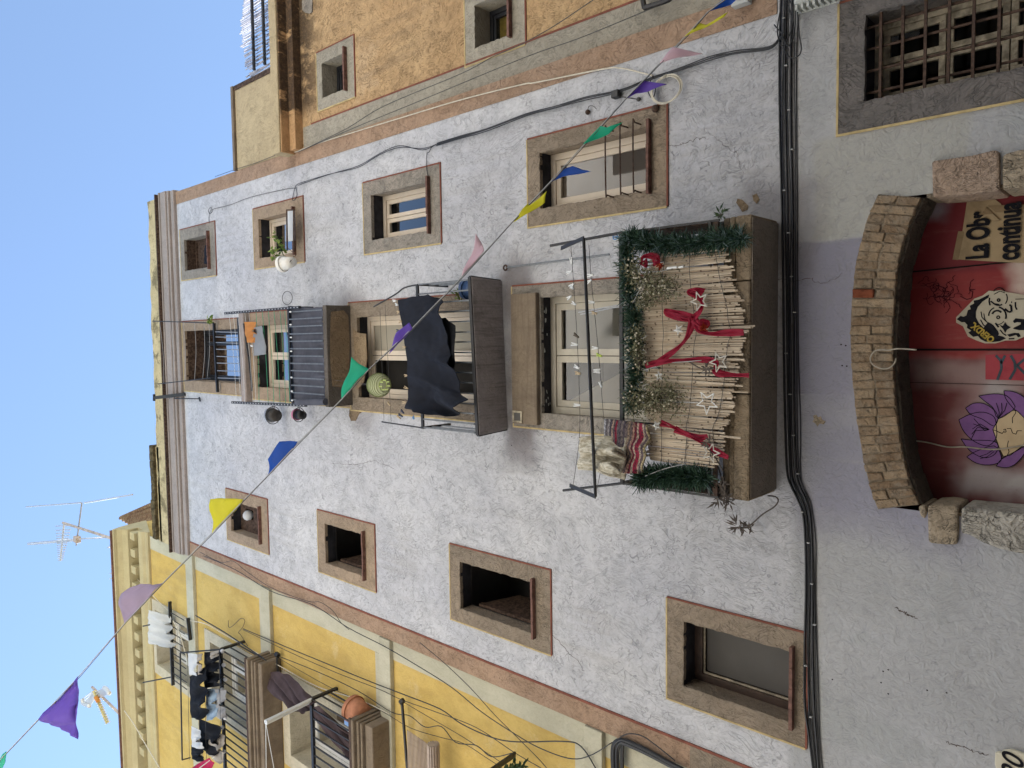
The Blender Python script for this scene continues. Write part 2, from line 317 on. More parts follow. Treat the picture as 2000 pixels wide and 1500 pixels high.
def doormat():
    t = NT('red_sheet_metal'); o = t.xyz(); x, z = o[0], o[2]
    n = t.noise(2.2, 4, .6)
    c = t.mix(t.rng(n, .3, .7), (.20, .020, .022), (.25, .032, .032))
    left = t.rng(x, -.15, -.17)
    c = t.mix(left, c, t.mix(t.rng(n, .3, .7), (.105, .020, .020), (.15, .032, .032)))
    right = t.rng(x, .36, .40)
    c = t.mix(t.math('MULTIPLY', right, .55), c, (.11, .012, .022))
    # sprayed grey blots
    for (a, b, cc, dd, k, col) in ((-.32, -.17, 2.2, 2.96, .62, (.34, .26, .25)), (-.75, -.3, 2.38, 2.66, .5, (.36, .27, .27)), (-.62, -.3, 2.40, 2.55, .8, (.38, .36, .36)), (-1.02, -.80, 2.40, 2.66, .8, (.38, .35, .355)), (-1.02, -.84, 2.2, 2.42, .85, (.44, .42, .42)), (-.85, -.4, 2.2, 2.34, .6, (.42, .36, .36)), (.72, .86, 2.78, 2.95, .75, (.28, .28, .33)), (.2, .5, 2.2, 2.42, .85, (.55, .46, .40))):
        c = t.mix(t.math('MULTIPLY', t.rect(a, b, cc, dd, .07, .13, 3.5), k), c, col)
    c = t.mix(t.rng(t.noise(3.5, 6, .7, sc=(3, 1, .6)), .52, .72, 0, .3), c, (.30, .13, .12))
    c = t.mix(t.rng(t.noise(50, 4, .7), .55, .8, 0, .35), c, (.05, .01, .015))
    t.bump(t.noise(9, 3), .12, .01); return t.fin(c, .55, .3)
M['door'] = doormat()
M['seam'] = plain('door_seam', (.012, .006, .007), .8, .2)
def paper(name, col, dk):
    t = NT(name); c = t.mix(t.rng(t.noise(7, 5, .65), .42, .75), col, dk)
    t.bump(t.noise(12, 4), .5, .006); return t.fin(c, .9, .1)
M['kraft'] = paper('brown_poster_paper', (.37, .28, .17), (.27, .20, .12))
M['kraftdark'] = paper('brown_paper_border', (.27, .195, .115), (.2, .14, .08))
M['stickerpaper'] = paper('off_white_paper', (.46, .42, .33), (.36, .32, .25))
M['ink'] = plain('black_ink', (.012, .012, .016), .8, .1, 0, .4, 30, 0)
M['yellowink'] = plain('yellow_ink', (.40, .29, .06), .8, .1, 0, .3, 30, 0)
M['redpaper'] = paper('faded_red_paper', (.34, .06, .075), (.26, .04, .055))
M['blueink'] = plain('blue_grey_ink', (.06, .08, .10), .8, .1)
M['petal'] = paper('violet_paint', (.20, .10, .26), (.155, .078, .21))
M['skinpaint'] = paper('pale_face_paint', (.50, .39, .25), (.43, .33, .21))
M['scrawl'] = plain('dark_red_scrawl', (.045, .006, .012), .8, .1)
M['plaque'] = paper('cream_ceramic', (.62, .58, .46), (.55, .5, .39))
def glass():
    t = NT('window_glass'); t.t.nodes.remove(t.b)
    tr = t.node('ShaderNodeBsdfTransparent'); tr.inputs[0].default_value = (.82, .84, .84, 1)
    gl = t.node('ShaderNodeBsdfGlossy'); gl.inputs['Roughness'].default_value = .0
    b = t.node('ShaderNodeBump'); b.inputs['Strength'].default_value = .06; b.inputs['Distance'].default_value = .01
    t.put(b.inputs['Height'], t.noise(2.2, 1)); t.t.links.new(b.outputs[0], gl.inputs['Normal'])
    fr = t.node('ShaderNodeFresnel'); fr.inputs[0].default_value = 1.5
    f = t.math('MULTIPLY', t.math('SUBTRACT', fr.outputs[0], .037), 14., clamp=True)
    mx = t.node('ShaderNodeMixShader'); t.put(mx.inputs[0], f)
    t.t.links.new(tr.outputs[0], mx.inputs[1]); t.t.links.new(gl.outputs[0], mx.inputs[2]); t.t.links.new(mx.outputs[0], t.out.inputs[0]); return t.m
M['glass'] = glass()
def roof():
    t = NT('old_roof_tiles'); c = t.mix(t.rng(t.noise(6, 5, .7, sc=(1, 1, 4)), .35, .65), (.16, .075, .045), (.36, .26, .15)); t.bump(t.noise(14, 3, sc=(1, 1, 5)), 1, .05); return t.fin(c, .9, .1)
M['roof'] = roof()
M['ground'] = plain('street_paving', (.15, .145, .14), .85, .2, 0, .3, 2, .4, 20)
M['oppwall'] = plain('opposite_cream_render', (.80, .775, .73), .9, .2, 0, .12, 2, .3, 20)
M['oppdark'] = plain('opposite_window_dark', (.05, .05, .05), .3, .5, 0, .1, 2, 0)
# ------------------------------------------------------------------ mesh helpers
class MB:
    def __init__(s): s.v = []; s.f = []; s.mi = []; s.uv = None; s.cur = 0
    def add(s, vs, fs):
        b = len(s.v); s.v += [Vector(q) for q in vs]
        for f in fs: s.f.append([b+i for i in f]); s.mi.append(s.cur)
        return s
    def box(s, x0, x1, y0, y1, z0, z1):
        return s.hexa([(x0,y0,z0),(x1,y0,z0),(x1,y1,z0),(x0,y1,z0),(x0,y0,z1),(x1,y0,z1),(x1,y1,z1),(x0,y1,z1)])
    def hexa(s, p): return s.add(p, [(0,3,2,1),(4,5,6,7),(0,1,5,4),(1,2,6,5),(2,3,7,6),(3,0,4,7)])
    def quad(s, a, b, c, d): return s.add([a,b,c,d], [(0,1,2,3)])
    def bar(s, a, b, w, h=None, upv=(0,0,1)):
        a, b = Vector(a), Vector(b); d = (b-a).normalized(); u = Vector(upv)
        if abs(d.dot(u)) > .95: u = Vector((0,1,0))
        x = d.cross(u).normalized(); y = x.cross(d); h = h or w; p = []
        for q in (a, b):
            for i, j in ((-1,-1),(1,-1),(1,1),(-1,1)): p.append(q+x*(w/2*i)+y*(h/2*j))
        return s.hexa([p[0],p[1],p[2],p[3],p[4],p[5],p[6],p[7]])
    def tube(s, pts, r, n=6, cap=True):
        pts = [Vector(p) for p in pts]; rs = r if isinstance(r, (list, tuple)) else [r]*len(pts)
        d0 = (pts[1]-pts[0]).normalized(); u = d0.orthogonal().normalized(); vs = []
        for i, p in enumerate(pts):
            a = pts[max(0, i-1)]; b = pts[min(len(pts)-1, i+1)]; d = (b-a)
            d = d.normalized() if d.length > 1e-9 else d0
            u = (u - d*u.dot(d)); u = u.normalized() if u.length > 1e-6 else d.orthogonal().normalized(); w = d.cross(u)
            for k in range(n):
                t = 2*math.pi*k/n; vs.append(p+(u*math.cos(t)+w*math.sin(t))*rs[i])
        fs = []
        for i in range(len(pts)-1):
            for k in range(n): fs.append((i*n+k, i*n+(k+1) % n, (i+1)*n+(k+1) % n, (i+1)*n+k))
        if cap: fs += [tuple(range(n))[::-1], tuple(range((len(pts)-1)*n, len(pts)*n))]
        return s.add(vs, fs)
    def lathe(s, prof, c, axis=(0,0,1), n=20):
        ax = Vector(axis).normalized(); u = ax.orthogonal().normalized(); w = ax.cross(u); c = Vector(c); vs = []; m = len(prof)
        for k in range(n):
            t = 2*math.pi*k/n; e = u*math.cos(t)+w*math.sin(t)
            for r, z in prof: vs.append(c+e*r+ax*z)
        fs = []
        for k in range(n):
            for i in range(m-1): fs.append((k*m+i, ((k+1) % n)*m+i, ((k+1) % n)*m+i+1, k*m+i+1))
        return s.add(vs, fs)
    def ball(s, c, r, n=10, m=7):
        prof = [(max(1e-4, r*math.sin(math.pi*i/m)), -r*math.cos(math.pi*i/m)) for i in range(m+1)]; return s.lathe(prof, c, n=n)
    def prism(s, pts, y0, y1):            # polygon given in (x,z), extruded along Y from y0 (front) to y1
        pts = [(p[0], p[-1]) for p in pts]
        if sum(a[0]*b[1]-b[0]*a[1] for a, b in zip(pts, pts[1:]+pts[:1])) < 0: pts = pts[::-1]
        n = len(pts); vs = [(x, y0, z) for x, z in pts]+[(x, y1, z) for x, z in pts]
        fs = [tuple(range(n)), tuple(range(2*n-1, n-1, -1))]+[(i, i+n, (i+1) % n+n, (i+1) % n) for i in range(n)]
        return s.add(vs, fs)
    def ring(s, x0, x1, z0, z1, a0, a1, b0, b1, y0, y1):    # rectangular frame (outer, inner) from y0 to y1
        s.box(x0, a0, y0, y1, z0, z1); s.box(a1, x1, y0, y1, z0, z1); s.box(a0, a1, y0, y1, b1, z1)
        if b0 > z0+1e-5: s.box(a0, a1, y0, y1, z0, b0)
        return s
    def build(s, name, mat, parent=None, smooth=False, solid=0, bevel=0):
        me = bpy.data.meshes.new(name)
        lo = [min(v[i] for v in s.v) for i in range(3)]; hi = [max(v[i] for v in s.v) for i in range(3)]
        o0 = Vector(((lo[0]+hi[0])/2, (lo[1]+hi[1])/2, lo[2]))
        me.from_pydata([v-o0 for v in s.v], [], s.f); me.validate(clean_customdata=False)
        mats = mat if isinstance(mat, list) else [mat]
        for m in mats: me.materials.append(M[m] if isinstance(m, str) else m)
        if len(me.polygons) == len(s.mi): me.polygons.foreach_set('material_index', s.mi)
        if smooth: me.polygons.foreach_set('use_smooth', [True]*len(me.polygons))
        if s.uv and len(s.uv) == len(s.v):
            l = me.uv_layers.new(name='UVMap')
            for lp in me.loops: l.data[lp.index].uv = s.uv[lp.vertex_index]
        ob = bpy.data.objects.new(name, me); COL.objects.link(ob); WL[ob.name] = o0
        if parent: ob.parent = parent; ob.location = o0-WL[parent.name]
        else: ob.location = o0
        if bevel: b = ob.modifiers.new('bevel', 'BEVEL'); b.width = bevel; b.segments = 2; b.limit_method = 'ANGLE'
        if solid: q = ob.modifiers.new('solid', 'SOLIDIFY'); q.thickness = solid; q.offset = 0
        return ob
WL = {}
def tag(o, label, cat, group=None, kind=None):
    if label: o['label'] = label
    if cat: o['category'] = cat
    if group: o['group'] = group
    if kind: o['kind'] = kind
    return o
def thing(name, loc, label, cat, group=None):
    o = bpy.data.objects.new(name, None); COL.objects.link(o); o.location = loc; o.empty_display_size = .1
    WL[o.name] = Vector(loc); return tag(o, label, cat, group)
def smoothpath(pts, n=6):
    pts = [Vector(p) for p in pts]
    if len(pts) < 3: return pts
    out = []
    for i in range(len(pts)-1):
        a, b, c, d = pts[max(0, i-1)], pts[i], pts[i+1], pts[min(len(pts)-1, i+2)]
        for k in range(n):
            t = k/n
            out.append(.5*((2*b)+(c-a)*t+(2*a-5*b+4*c-d)*t*t+(3*b-a-3*c+d)*t**3))
    return out+[pts[-1]]
def PP(l, Y): return [P(x, y, Y) for x, y in l]
def polyat(l, t):
    l = [Vector(q) for q in l]
    ds = [(b-a).length for a, b in zip(l, l[1:])]; tot = sum(ds); s = t*tot
    for i, d in enumerate(ds):
        if s <= d or i == len(ds)-1: return l[i].lerp(l[i+1], s/d if d else 0)
        s -= d
def cloth(top, bot, Y, folds=4, amp=.03, nu=40, nv=24, Yb=None, ph=0, jag=0, seed=1, kx=.35, wr=.03, bunch=0):
    """hanging cloth between two measured edges; folds deepen towards the free edge"""
    m = MB(); rr = random.Random(seed); T = PP(top, Y); B = PP(bot, Y if Yb is None else Yb); m.uv = []
    f2 = folds*1.7+.4
    for j in range(nv+1):
        v = j/nv
        for i in range(nu+1):
            u = i/nu; p = polyat(T, u).lerp(polyat(B, u), v)
            a = amp*(.10+.90*v)*(1+bunch*max(0., (u-.55)/.45)**1.5)
            w = math.sin(6.283*folds*u+ph+1.2*math.sin(3*v+ph))+.5*math.sin(6.283*f2*u+2*ph+2.2*v)+.3*math.sin(9*v+5*u+ph)
            q = p+V(a*kx*math.cos(6.283*folds*u+ph+v), a*w, 0)
            fq = Vector((p.x*9, seed*3.1+ph, p.z*5)); q.y += (mnoise.noise(fq)*.35+mnoise.noise(fq*2.7)*.22)*wr*(.3+.7*v); q.x += mnoise.noise(fq*2.2+Vector((5,1,2)))*wr*.25*v
            if jag and j == nv: q.z += rr.uniform(-jag, jag)
            m.v.append(q); m.uv.append((u, v))
    for j in range(nv):
        for i in range(nu):
            a = j*(nu+1)+i; m.f.append([a, a+1, a+nu+2, a+nu+1]); m.mi.append(0)
    return m
def blades(m, c, n, ln, w, rr, base=None, flat=None):
    for _ in range(n):
        d = V(rr.gauss(0, 1), rr.gauss(0, 1), rr.gauss(0, 1)).normalized()
        if flat: d = V(d.x*flat[0], d.y*flat[1], d.z*flat[2]).normalized()
        o = Vector(c)+V(rr.gauss(0, 1), rr.gauss(0, 1), rr.gauss(0, 1))*(base or 0)
        l = ln*rr.uniform(.6, 1.2); s = d.cross(V(rr.gauss(0,1), rr.gauss(0,1), rr.gauss(0,1))).normalized()*w*.5
        m.add([o-s*.6, o+s*.6, o+d*l*.5+s, o+d*l, o+d*l*.5-s], [(0,1,2,3,4)])
def text(body, size, mat, parent, org, xd, zd, name='lettering', bold=0, shear=0, sx=1, depth=.0015):
    cu = bpy.data.curves.new('t', 'FONT'); cu.body = body; cu.size = size; cu.offset = bold; cu.shear = shear; cu.extrude = depth/2
    ob = bpy.data.objects.new('t', cu); COL.objects.link(ob); bpy.context.view_layer.update()
    me = bpy.data.meshes.new_from_object(ob.evaluated_get(bpy.context.evaluated_depsgraph_get()))
    bpy.data.objects.remove(ob); xd, zd = Vector(xd), Vector(zd); n = xd.cross(zd)
    m = MB(); m.add([Vector(org)+xd*(v.co.x*sx)+zd*v.co.y+n*v.co.z for v in me.vertices], [list(p.vertices) for p in me.polygons])
    bpy.data.meshes.remove(me)
    return m.build(name, mat, parent)
# ------------------------------------------------------------------ windows and walls
def wallgrid(m, x0, x1, z0, z1, y, holes):
    xs = sorted({x0, x1, *[h[0] for h in holes], *[h[1] for h in holes]}); zs = sorted({z0, z1, *[h[2] for h in holes], *[h[3] for h in holes]})
    xs = [x for x in xs if x0 <= x <= x1]; zs = [z for z in zs if z0 <= z <= z1]
    for a, b in zip(xs, xs[1:]):
        for c, d in zip(zs, zs[1:]):
            if not any(h[0]-1e-6 <= a and b <= h[1]+1e-6 and h[2]-1e-6 <= c and d <= h[3]+1e-6 for h in holes):
                m.quad((a,y,c),(b,y,c),(b,y,d),(a,y,d))
def window(house, sur, op, depth, surmat, yw=0., proud=.008, sill=True, soffit='paintshade', redr=True, bottomred=True, room=.9, roommat='room', lines=True, sillmat='tile'):
    x0, x1, z0, z1 = sur; a0, a1, b0, b1 = op
    m = MB(); m.ring(x0, x1, z0, z1, a0, a1, b0, b1, yw-proud, yw+.02)
    er = random.Random(int(abs(a0*1000+b0*77)))
    for (u0, u1, fx) in ((b0, b1, 0), (b0, b1, 1), (a0, a1, 2)):
        n_ = max(6, int((u1-u0)/.035)); prev = .003
        for i in range(n_):
            c_, d_ = u0+(u1-u0)*i/n_, u0+(u1-u0)*(i+1)/n_; e_ = .002+er.random()*.009
            if fx == 0: m.add([(a0-.001,yw-proud,c_),(a0+prev,yw-proud,c_),(a0+e_,yw-proud,d_),(a0-.001,yw-proud,d_),(a0-.001,yw+.03,c_),(a0+prev,yw+.03,c_),(a0+e_,yw+.03,d_),(a0-.001,yw+.03,d_)], [(0,1,2,3),(1,5,6,2)])
            elif fx == 1: m.add([(a1+.001,yw-proud,c_),(a1-prev,yw-proud,c_),(a1-e_,yw-proud,d_),(a1+.001,yw-proud,d_),(a1-prev,yw+.03,c_),(a1-e_,yw+.03,d_)], [(0,3,2,1),(1,2,5,4)])
            else: m.add([(c_,yw-proud,b1+.001),(c_,yw-proud,b1-prev),(d_,yw-proud,b1-e_),(d_,yw-proud,b1+.001),(c_,yw+.03,b1-prev),(d_,yw+.03,b1-e_)], [(0,1,2,3),(1,4,5,2)])
            prev = e_
    w = m.build('window', surmat, house)
    m = MB()
    m.quad((a0,yw-.0,b0),(a0,yw+depth,b0),(a0,yw+depth,b1),(a0,yw,b1)); m.quad((a1,yw,b0),(a1,yw,b1),(a1,yw+depth,b1),(a1,yw+depth,b0))
    m.quad((a0,yw,b0),(a1,yw,b0),(a1,yw+depth,b0),(a0,yw+depth,b0)); m.build('reveal', surmat, w)
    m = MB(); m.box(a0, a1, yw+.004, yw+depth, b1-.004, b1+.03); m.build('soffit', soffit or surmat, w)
    if lines:
        t = .012; q = yw-proud
        m = MB(); m.box(x1-.002, x1+t, q-.003, yw+.01, z0-t, z1)
        if bottomred: m.box(x0, x1-.002, q-.003, yw+.01, z0-t, z0+.002)
        m.build('painted_edge', 'redline', w)
        m = MB(); m.box(x0-t, x0+.002, q-.003, yw+.01, z0-(0 if bottomred else t), z1+t); m.box(x0+.002, x1, q-.003, yw+.01, z1-.002, z1+t); m.build('painted_edge', 'ochline', w)
    if sill:
        m = MB(); n = max(3, int((a1-a0)/.13)); e0, e1 = a0-.03, a1+.045
        for i in range(n):
            c, d = e0+(e1-e0)*i/n, e0+(e1-e0)*(i+1)/n; m.box(c+.002, d-.002, yw-.05-R.uniform(0, .006), yw+depth*.9, b0-.006, b0+.016+R.uniform(0, .004))
        m.build('sill', sillmat, w)
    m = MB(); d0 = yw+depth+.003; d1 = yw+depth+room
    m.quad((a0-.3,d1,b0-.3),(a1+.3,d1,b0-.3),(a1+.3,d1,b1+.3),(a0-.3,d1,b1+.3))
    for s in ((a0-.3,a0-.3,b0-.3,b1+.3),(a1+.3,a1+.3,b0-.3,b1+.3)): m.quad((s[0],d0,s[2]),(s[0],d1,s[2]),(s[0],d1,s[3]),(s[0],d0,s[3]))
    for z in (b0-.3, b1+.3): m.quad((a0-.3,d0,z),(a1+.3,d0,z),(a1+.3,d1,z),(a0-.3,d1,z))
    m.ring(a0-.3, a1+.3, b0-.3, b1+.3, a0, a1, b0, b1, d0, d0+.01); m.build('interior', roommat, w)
    return w
def casement(w, x0, x1, z0, z1, y, fr=.045, mat='upvc', vm=(), hm=(), sash=.035, blind=None, by=.05, pane=True):
    """frame, sashes split at vm (x positions) / hm (z positions), one pane per light"""
    m = MB(); m.ring(x0, x1, z0, z1, x0+fr, x1-fr, z0+fr, z1-fr, y, y+.06)
    xs = [x0+fr, *vm, x1-fr]; zs = [z0+fr, *hm, z1-fr]; pn = MB()
    for a, b in zip(xs, xs[1:]):
        for c, d in zip(zs, zs[1:]):
            g = .003; m.ring(a+g, b-g, c+g, d-g, a+sash, b-sash, c+sash, d-sash, y+.012, y+.05)
            pn.quad((a+sash,y+.03,c+sash),(b-sash,y+.03,c+sash),(b-sash,y+.03,d-sash),(a+sash,y+.03,d-sash))
    m.build('frame', mat, w, bevel=.003)
    if pane: pn.build('pane', 'glass', w)
    if blind: q = MB(); q.box(x0+fr, x1-fr, y+by+.02, y+by+.03, z0+fr, z1-fr); q.build('blind', blind, w)
# ================================================================== WHITE HOUSE
H = thing('house', (-.5, .5, 0), 'white rendered house with brown window surrounds and three balconies', 'house')
X0, X1, ZT = -3.365, 2.365, 13.33
SR = {'R1': ((.99,1.765,12.06,13.24),(1.12,1.605,12.235,13.11)), 'R2': ((.995,1.79,9.70,10.94),(1.12,1.645,9.89,10.81)), 'R3': ((.975,1.76,7.18,8.465),(1.11,1.615,7.333,8.33)), 'R4': ((1.0,1.767,4.60,6.013),(1.14,1.635,4.74,5.878)),
      'L4': ((-2.89,-2.13,10.82,12.025),(-2.75,-2.29,11.0,11.9)), 'L3': ((-2.87,-2.087,8.41,9.586),(-2.74,-2.23,8.593,9.435)), 'L2': ((-2.858,-2.076,5.80,7.14),(-2.722,-2.228,5.985,7.0)), 'L1': ((-2.86,-2.046,3.505,4.60),(-2.72,-2.197,3.59,4.46)),
      'G': ((1.29,2.11,2.0,3.34),(1.46,2.0,2.2,3.19)),
      'B1': ((-.80,.485,3.9,6.22),(-.67,.375,3.93,5.885)), 'B2': ((-.79,.446,6.37,8.80),(-.645,.285,6.38,8.65)), 'B3': ((-.765,.41,8.80,11.2),(-.607,.24,8.82,10.98)), 'B4': ((-.735,.35,11.33,13.30),(-.575,.21,11.43,13.22))}
DX0, DX1, DZ = -1.09, .84, 2.84
holes = [v[1] for v in SR.values()]+[(DX0, DX1, 0, 3.05)]
m = MB(); wallgrid(m, X0, X1, 0, ZT, 0, holes)
m.quad((X0,0,0),(X0,6,0),(X0,6,ZT),(X0,0,ZT)); m.quad((X1,0,0),(X1,0,ZT),(X1,6,ZT),(X1,6,0)); m.quad((X0,0,ZT),(X1,0,ZT),(X1,6,ZT),(X0,6,ZT)); m.quad((X0,6,0),(X1,6,0),(X1,6,ZT),(X0,6,ZT))
m.build('wall', 'white', H)
def band(x0, x1, z0, z1, side):
    m = MB(); zs = [z0+(z1-z0)*i/40 for i in range(41)]; rr = random.Random(3)
    for a, b in zip(zs, zs[1:]): m.box(x0, x1, -.006, .01, a, b)
    return m
band(X0, -3.175, 4.4, ZT, 0).build('edge_band', 'pink', H)
band(X0, -3.175, 0, 4.4, 0).build('edge_band', 'brown', H)
MB().box(-3.175, -3.155, -.009, .01, 3.7, ZT).build('painted_edge', 'redline', H)
band(2.175, X1, 3.75, ZT, 0).build('edge_band', 'pink', H)
# windows
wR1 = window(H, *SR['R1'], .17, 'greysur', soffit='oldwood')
m = MB(); m.ring(1.12, 1.605, 12.235, 13.11, 1.16, 1.565, 12.28, 13.07, .17, .21); m.box(1.12, 1.605, .19, .2, 12.72, 13.11); m.build('frame', 'oldwood', wR1)
cloth([(399,480),(399,515)], [(408,478),(409,520)], .1, 2, .03, seed=3).build('curtain', 'navy', wR1)
wR2 = window(H, *SR['R2'], .155, 'tan'); casement(wR2, 1.12, 1.645, 9.89, 10.81, .155, .04, 'upvc', (), (), .05)
wR3 = window(H, *SR['R3'], .16, 'greysur'); casement(wR3, 1.11, 1.615, 7.333, 8.33, .16, .05, 'upvc', (1.36,), (), .045, None)
wR4 = window(H, *SR['R4'], .15, 'brown'); casement(wR4, 1.14, 1.635, 4.74, 5.878, .15, .055, 'upvc', (), (), .05, 'blindbrown', .03)
wL4 = window(H, *SR['L4'], .15, 'tan', soffit='paintshade')
m = MB(); m.ring(-2.75, -2.29, 11.0, 11.9, -2.56, -2.42, 11.52, 11.74, .15, .18); m.build('shutter', 'oldwood', wL4)
m = MB(); m.ball((-2.5, .13, 11.64), .075, 12, 8); mm = m.build('stuffed_bag', 'whitecloth', wL4, True)
mm.modifiers.new('d', 'DISPLACE').strength = .0
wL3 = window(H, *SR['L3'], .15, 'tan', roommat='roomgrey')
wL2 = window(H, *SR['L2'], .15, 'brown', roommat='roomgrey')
for w, (s, o) in ((wL3, SR['L3']), (wL2, SR['L2'])):       # folded-in wooden shutter leaf
    a0, a1, b0, b1 = o; m = MB(); h = b1-b0
    m.bar((a0+.03,.17,b0+.02),(a0+.03,.17,b1-.12*h),.03,.05); m.hexa([(a0+.01,.18,b0+.01),(a0+.03,.17,b0+.01),(a0+.09,.5,b0+.01),(a0+.07,.51,b0+.01),(a0+.01,.18,b1-.1*h),(a0+.03,.17,b1-.1*h),(a0+.09,.5,b1-.35*h),(a0+.07,.51,b1-.35*h)])
    m.build('shutter', 'oldwood', w)
wL1 = window(H, *SR['L1'], .17, 'brown', soffit='paintshade')
m = MB(); m.ring(-2.72, -2.197, 3.59, 4.46, -2.66, -2.25, 3.64, 4.39, .17, .24); m.build('frame', 'brownframe', wL1)
m = MB(); m.ring(-2.66, -2.25, 3.64, 4.39, -2.645, -2.265, 3.655, 4.375, .19, .2); m.build('glazing_bead', 'palewood', wL1)
MB().box(-2.645, -2.265, .215, .225, 3.655, 4.375).build('pane', 'greypanel', wL1)
# barred window at street level
g = SR['G']; wG = window(H, *g, .2, 'dimsur', soffit='paintshade'); a0, a1, b0, b1 = g[1]
casement(wG, a0, a1, b0, b1, .2, .05, 'palewood', ((a0+a1)/2,), (2.45, 2.78,), .04)
m = MB()
for i in range(8): z = b1-.09-i*.125; m.bar((a0-.0,.03,z),(a1+.0,.03,z),.016,.016)
for i in range(4): x = a0+.065+i*.135; m.tube([(x,.045,b0),(x,.045,b1)], .008, 6)
m.build('window_bars', 'rust', wG)
m = MB()                                                     # wire guard on the lower right-hand window
for z in (4.83, 4.95, 5.09):
    m.tube(smoothpath([(1.66,.0,z),(1.655,-.1,z-.005),(1.64,-.125,z-.005),(1.16,-.125,z-.008),(1.14,-.1,z-.005),(1.135,0,z)], 3), .0065, 5)
m.build('wire_guard', 'rust', wR4)
# french windows
w1 = window(H, *SR['B1'], .13, 'greysur', sill=False, bottomred=False); casement(w1, -.67, .375, 3.93, 5.885, .13, .06, 'greyframe', (-.15,), (), .06, None)
MB().box(-.13, .3, .2, .21, 4.0, 5.8).build('blind', 'blindbeige', w1)
m = MB(); m.hexa([(-.6,.21,4.0),(-.58,.2,4.0),(-.3,.5,4.0),(-.32,.51,4.0),(-.6,.21,5.78),(-.58,.2,5.78),(-.3,.5,5.35),(-.32,.51,5.35)]); m.build('open_sash', 'upvc', w1)
MB().box(-.6, -.2, .55, .56, 4.0, 5.6).build('curtain', 'greypanel', w1)
m = MB(); m.box(-.77, .413, -.055, .02, 5.895, 6.20); m.build('lintel', 'lintel', w1, bevel=.01)
m = MB(); rr = random.Random(11)
for _ in range(14):
    cx, cy = rr.choice([rr.uniform(-.6,-.35), rr.uniform(.0,.3), rr.uniform(-.3,.3)]), rr.uniform(.02, .11); r_ = rr.uniform(.01, .035)
    m.add([(cx+r_*rr.uniform(.5,1.3)*math.cos(k*1.05), cy+.4*r_*rr.uniform(.5,1.3)*math.sin(k*1.05), 5.8795) for k in range(6)], [(0,1,2,3,4,5)])
m.build('peeling_paint', 'plasticgrey', w1)
m = MB(); p0 = P(1008, 820, -.0); m.ring(-.757, -.65, 6.07, 6.185, -.74, -.667, 6.088, 6.168, -.064, -.055); m.build('vent_frame', 'palewood', H)
m = MB(); m.box(-.74, -.667, -.06, -.056, 6.088, 6.168); m.build('vent_grille', 'greypanel', H)
w2 = window(H, *SR['B2'], .14, 'brown', sill=False, bottomred=False, soffit='paintshade'); casement(w2, -.645, .285, 6.38, 8.65, .14, .05, 'upvc', (-.16,), (), .055, None, pane=False)
MB().box(-.11, .2, .17, .175, 6.45, 8.58).build('pane', 'blindbeige', w2)
MB().box(-.65, -.16, .3, .31, 6.4, 8.6).build('curtain', 'room', w2)
w3 = window(H, *SR['B3'], .17, 'tan', sill=False, bottomred=False); casement(w3, -.607, .24, 8.82, 10.98, .17, .05, 'upvc', (-.18,), (), .05, None)
MB().box(-.13, .2, .3, .31, 8.85, 10.9).build('blind', 'blindbeige', w3)
w4 = window(H, *SR['B4'], .3, 'tan', sill=False, bottomred=False, soffit='oldwood'); casement(w4, -.575, .21, 11.43, 13.22, .3, .05, 'darkframe', (.0,), (), .03)
# broken plaster under the second balcony window head
m = MB(); m.prism(PP([(690,640),(700,650),(716,652),(718,700),(712,745),(700,760),(692,735),(694,690)], 0), -.012, .0); m.build('bare_plaster', 'peel', H)
def patch(pts, mat='peel', dy=-.004): MB().prism(PP(pts, 0), dy, .001).build('bare_plaster', mat, H)
patch([(683,800),(688,798),(700,800),(710,795),(712,802),(702,808),(695,822),(686,822),(682,812)])
patch([(1441,388),(1450,390),(1458,398),(1462,402),(1460,410),(1450,414),(1444,404),(1438,396)])
patch([(1470,382),(1478,378),(1484,390),(1478,398),(1472,392)])
patch([(1588,812),(1594,810),(1598,815),(1603,813),(1606,820),(1613,823),(1609,829),(1601,827),(1597,833),(1592,826),(1587,824),(1590,818)], 'stone', -.002)

for x, y in ((1643,673),(1652,675),(1645,714),(1654,715),(1626,1327),(1721,1333),(1725,1311),(1735,1308),(1735,1355),(1811,1348),(1849,1353),(1117,853),(1142,855),(999,870)):
    c = P(x, y, 0); m = MB(); m.add([(c.x+.005*math.cos(k), -.0015, c.z+.006*math.sin(k)) for k in range(6)], [tuple(range(6))]); m.build('drill_hole', 'seam', H)
def crack(pts, w, seed):
    rr = random.Random(seed); q = PP(pts, 0); m = MB(); n = 26; l = []
    for i in range(n+1): p = polyat(q, i/n); l.append(V(p.x+rr.gauss(0,.006), -.0012, p.z+rr.gauss(0,.006)))
    for i, (a, b) in enumerate(zip(l, l[1:])): m.bar(a, b, w*.6*rr.uniform(.3,1.2)*(1-abs(i/n-.4)), .0016, upv=(0,1,0))
    m.build('crack', 'rust', H)
crack([(1078,1240),(1092,1252),(1110,1275),(1130,1292),(1140,1312)], .006, 1); crack([(1304,286),(1330,282),(1352,272),(1385,268)], .005, 2); crack([(1500,545),(1560,548),(1585,542),(1605,556),(1640,536)], .005, 3)
crack([(650,905),(690,908),(730,900),(770,915)], .006, 4); crack([(1745,1185),(1765,1196),(1790,1208)], .009, 5); crack([(1845,1448),(1870,1456),(1905,1468),(1932,1476)], .008, 6); crack([(1055,1140),(1062,1142),(1076,1148)], .005, 7); crack([(1385,260),(1440,300),(1450,340)], .003, 8)
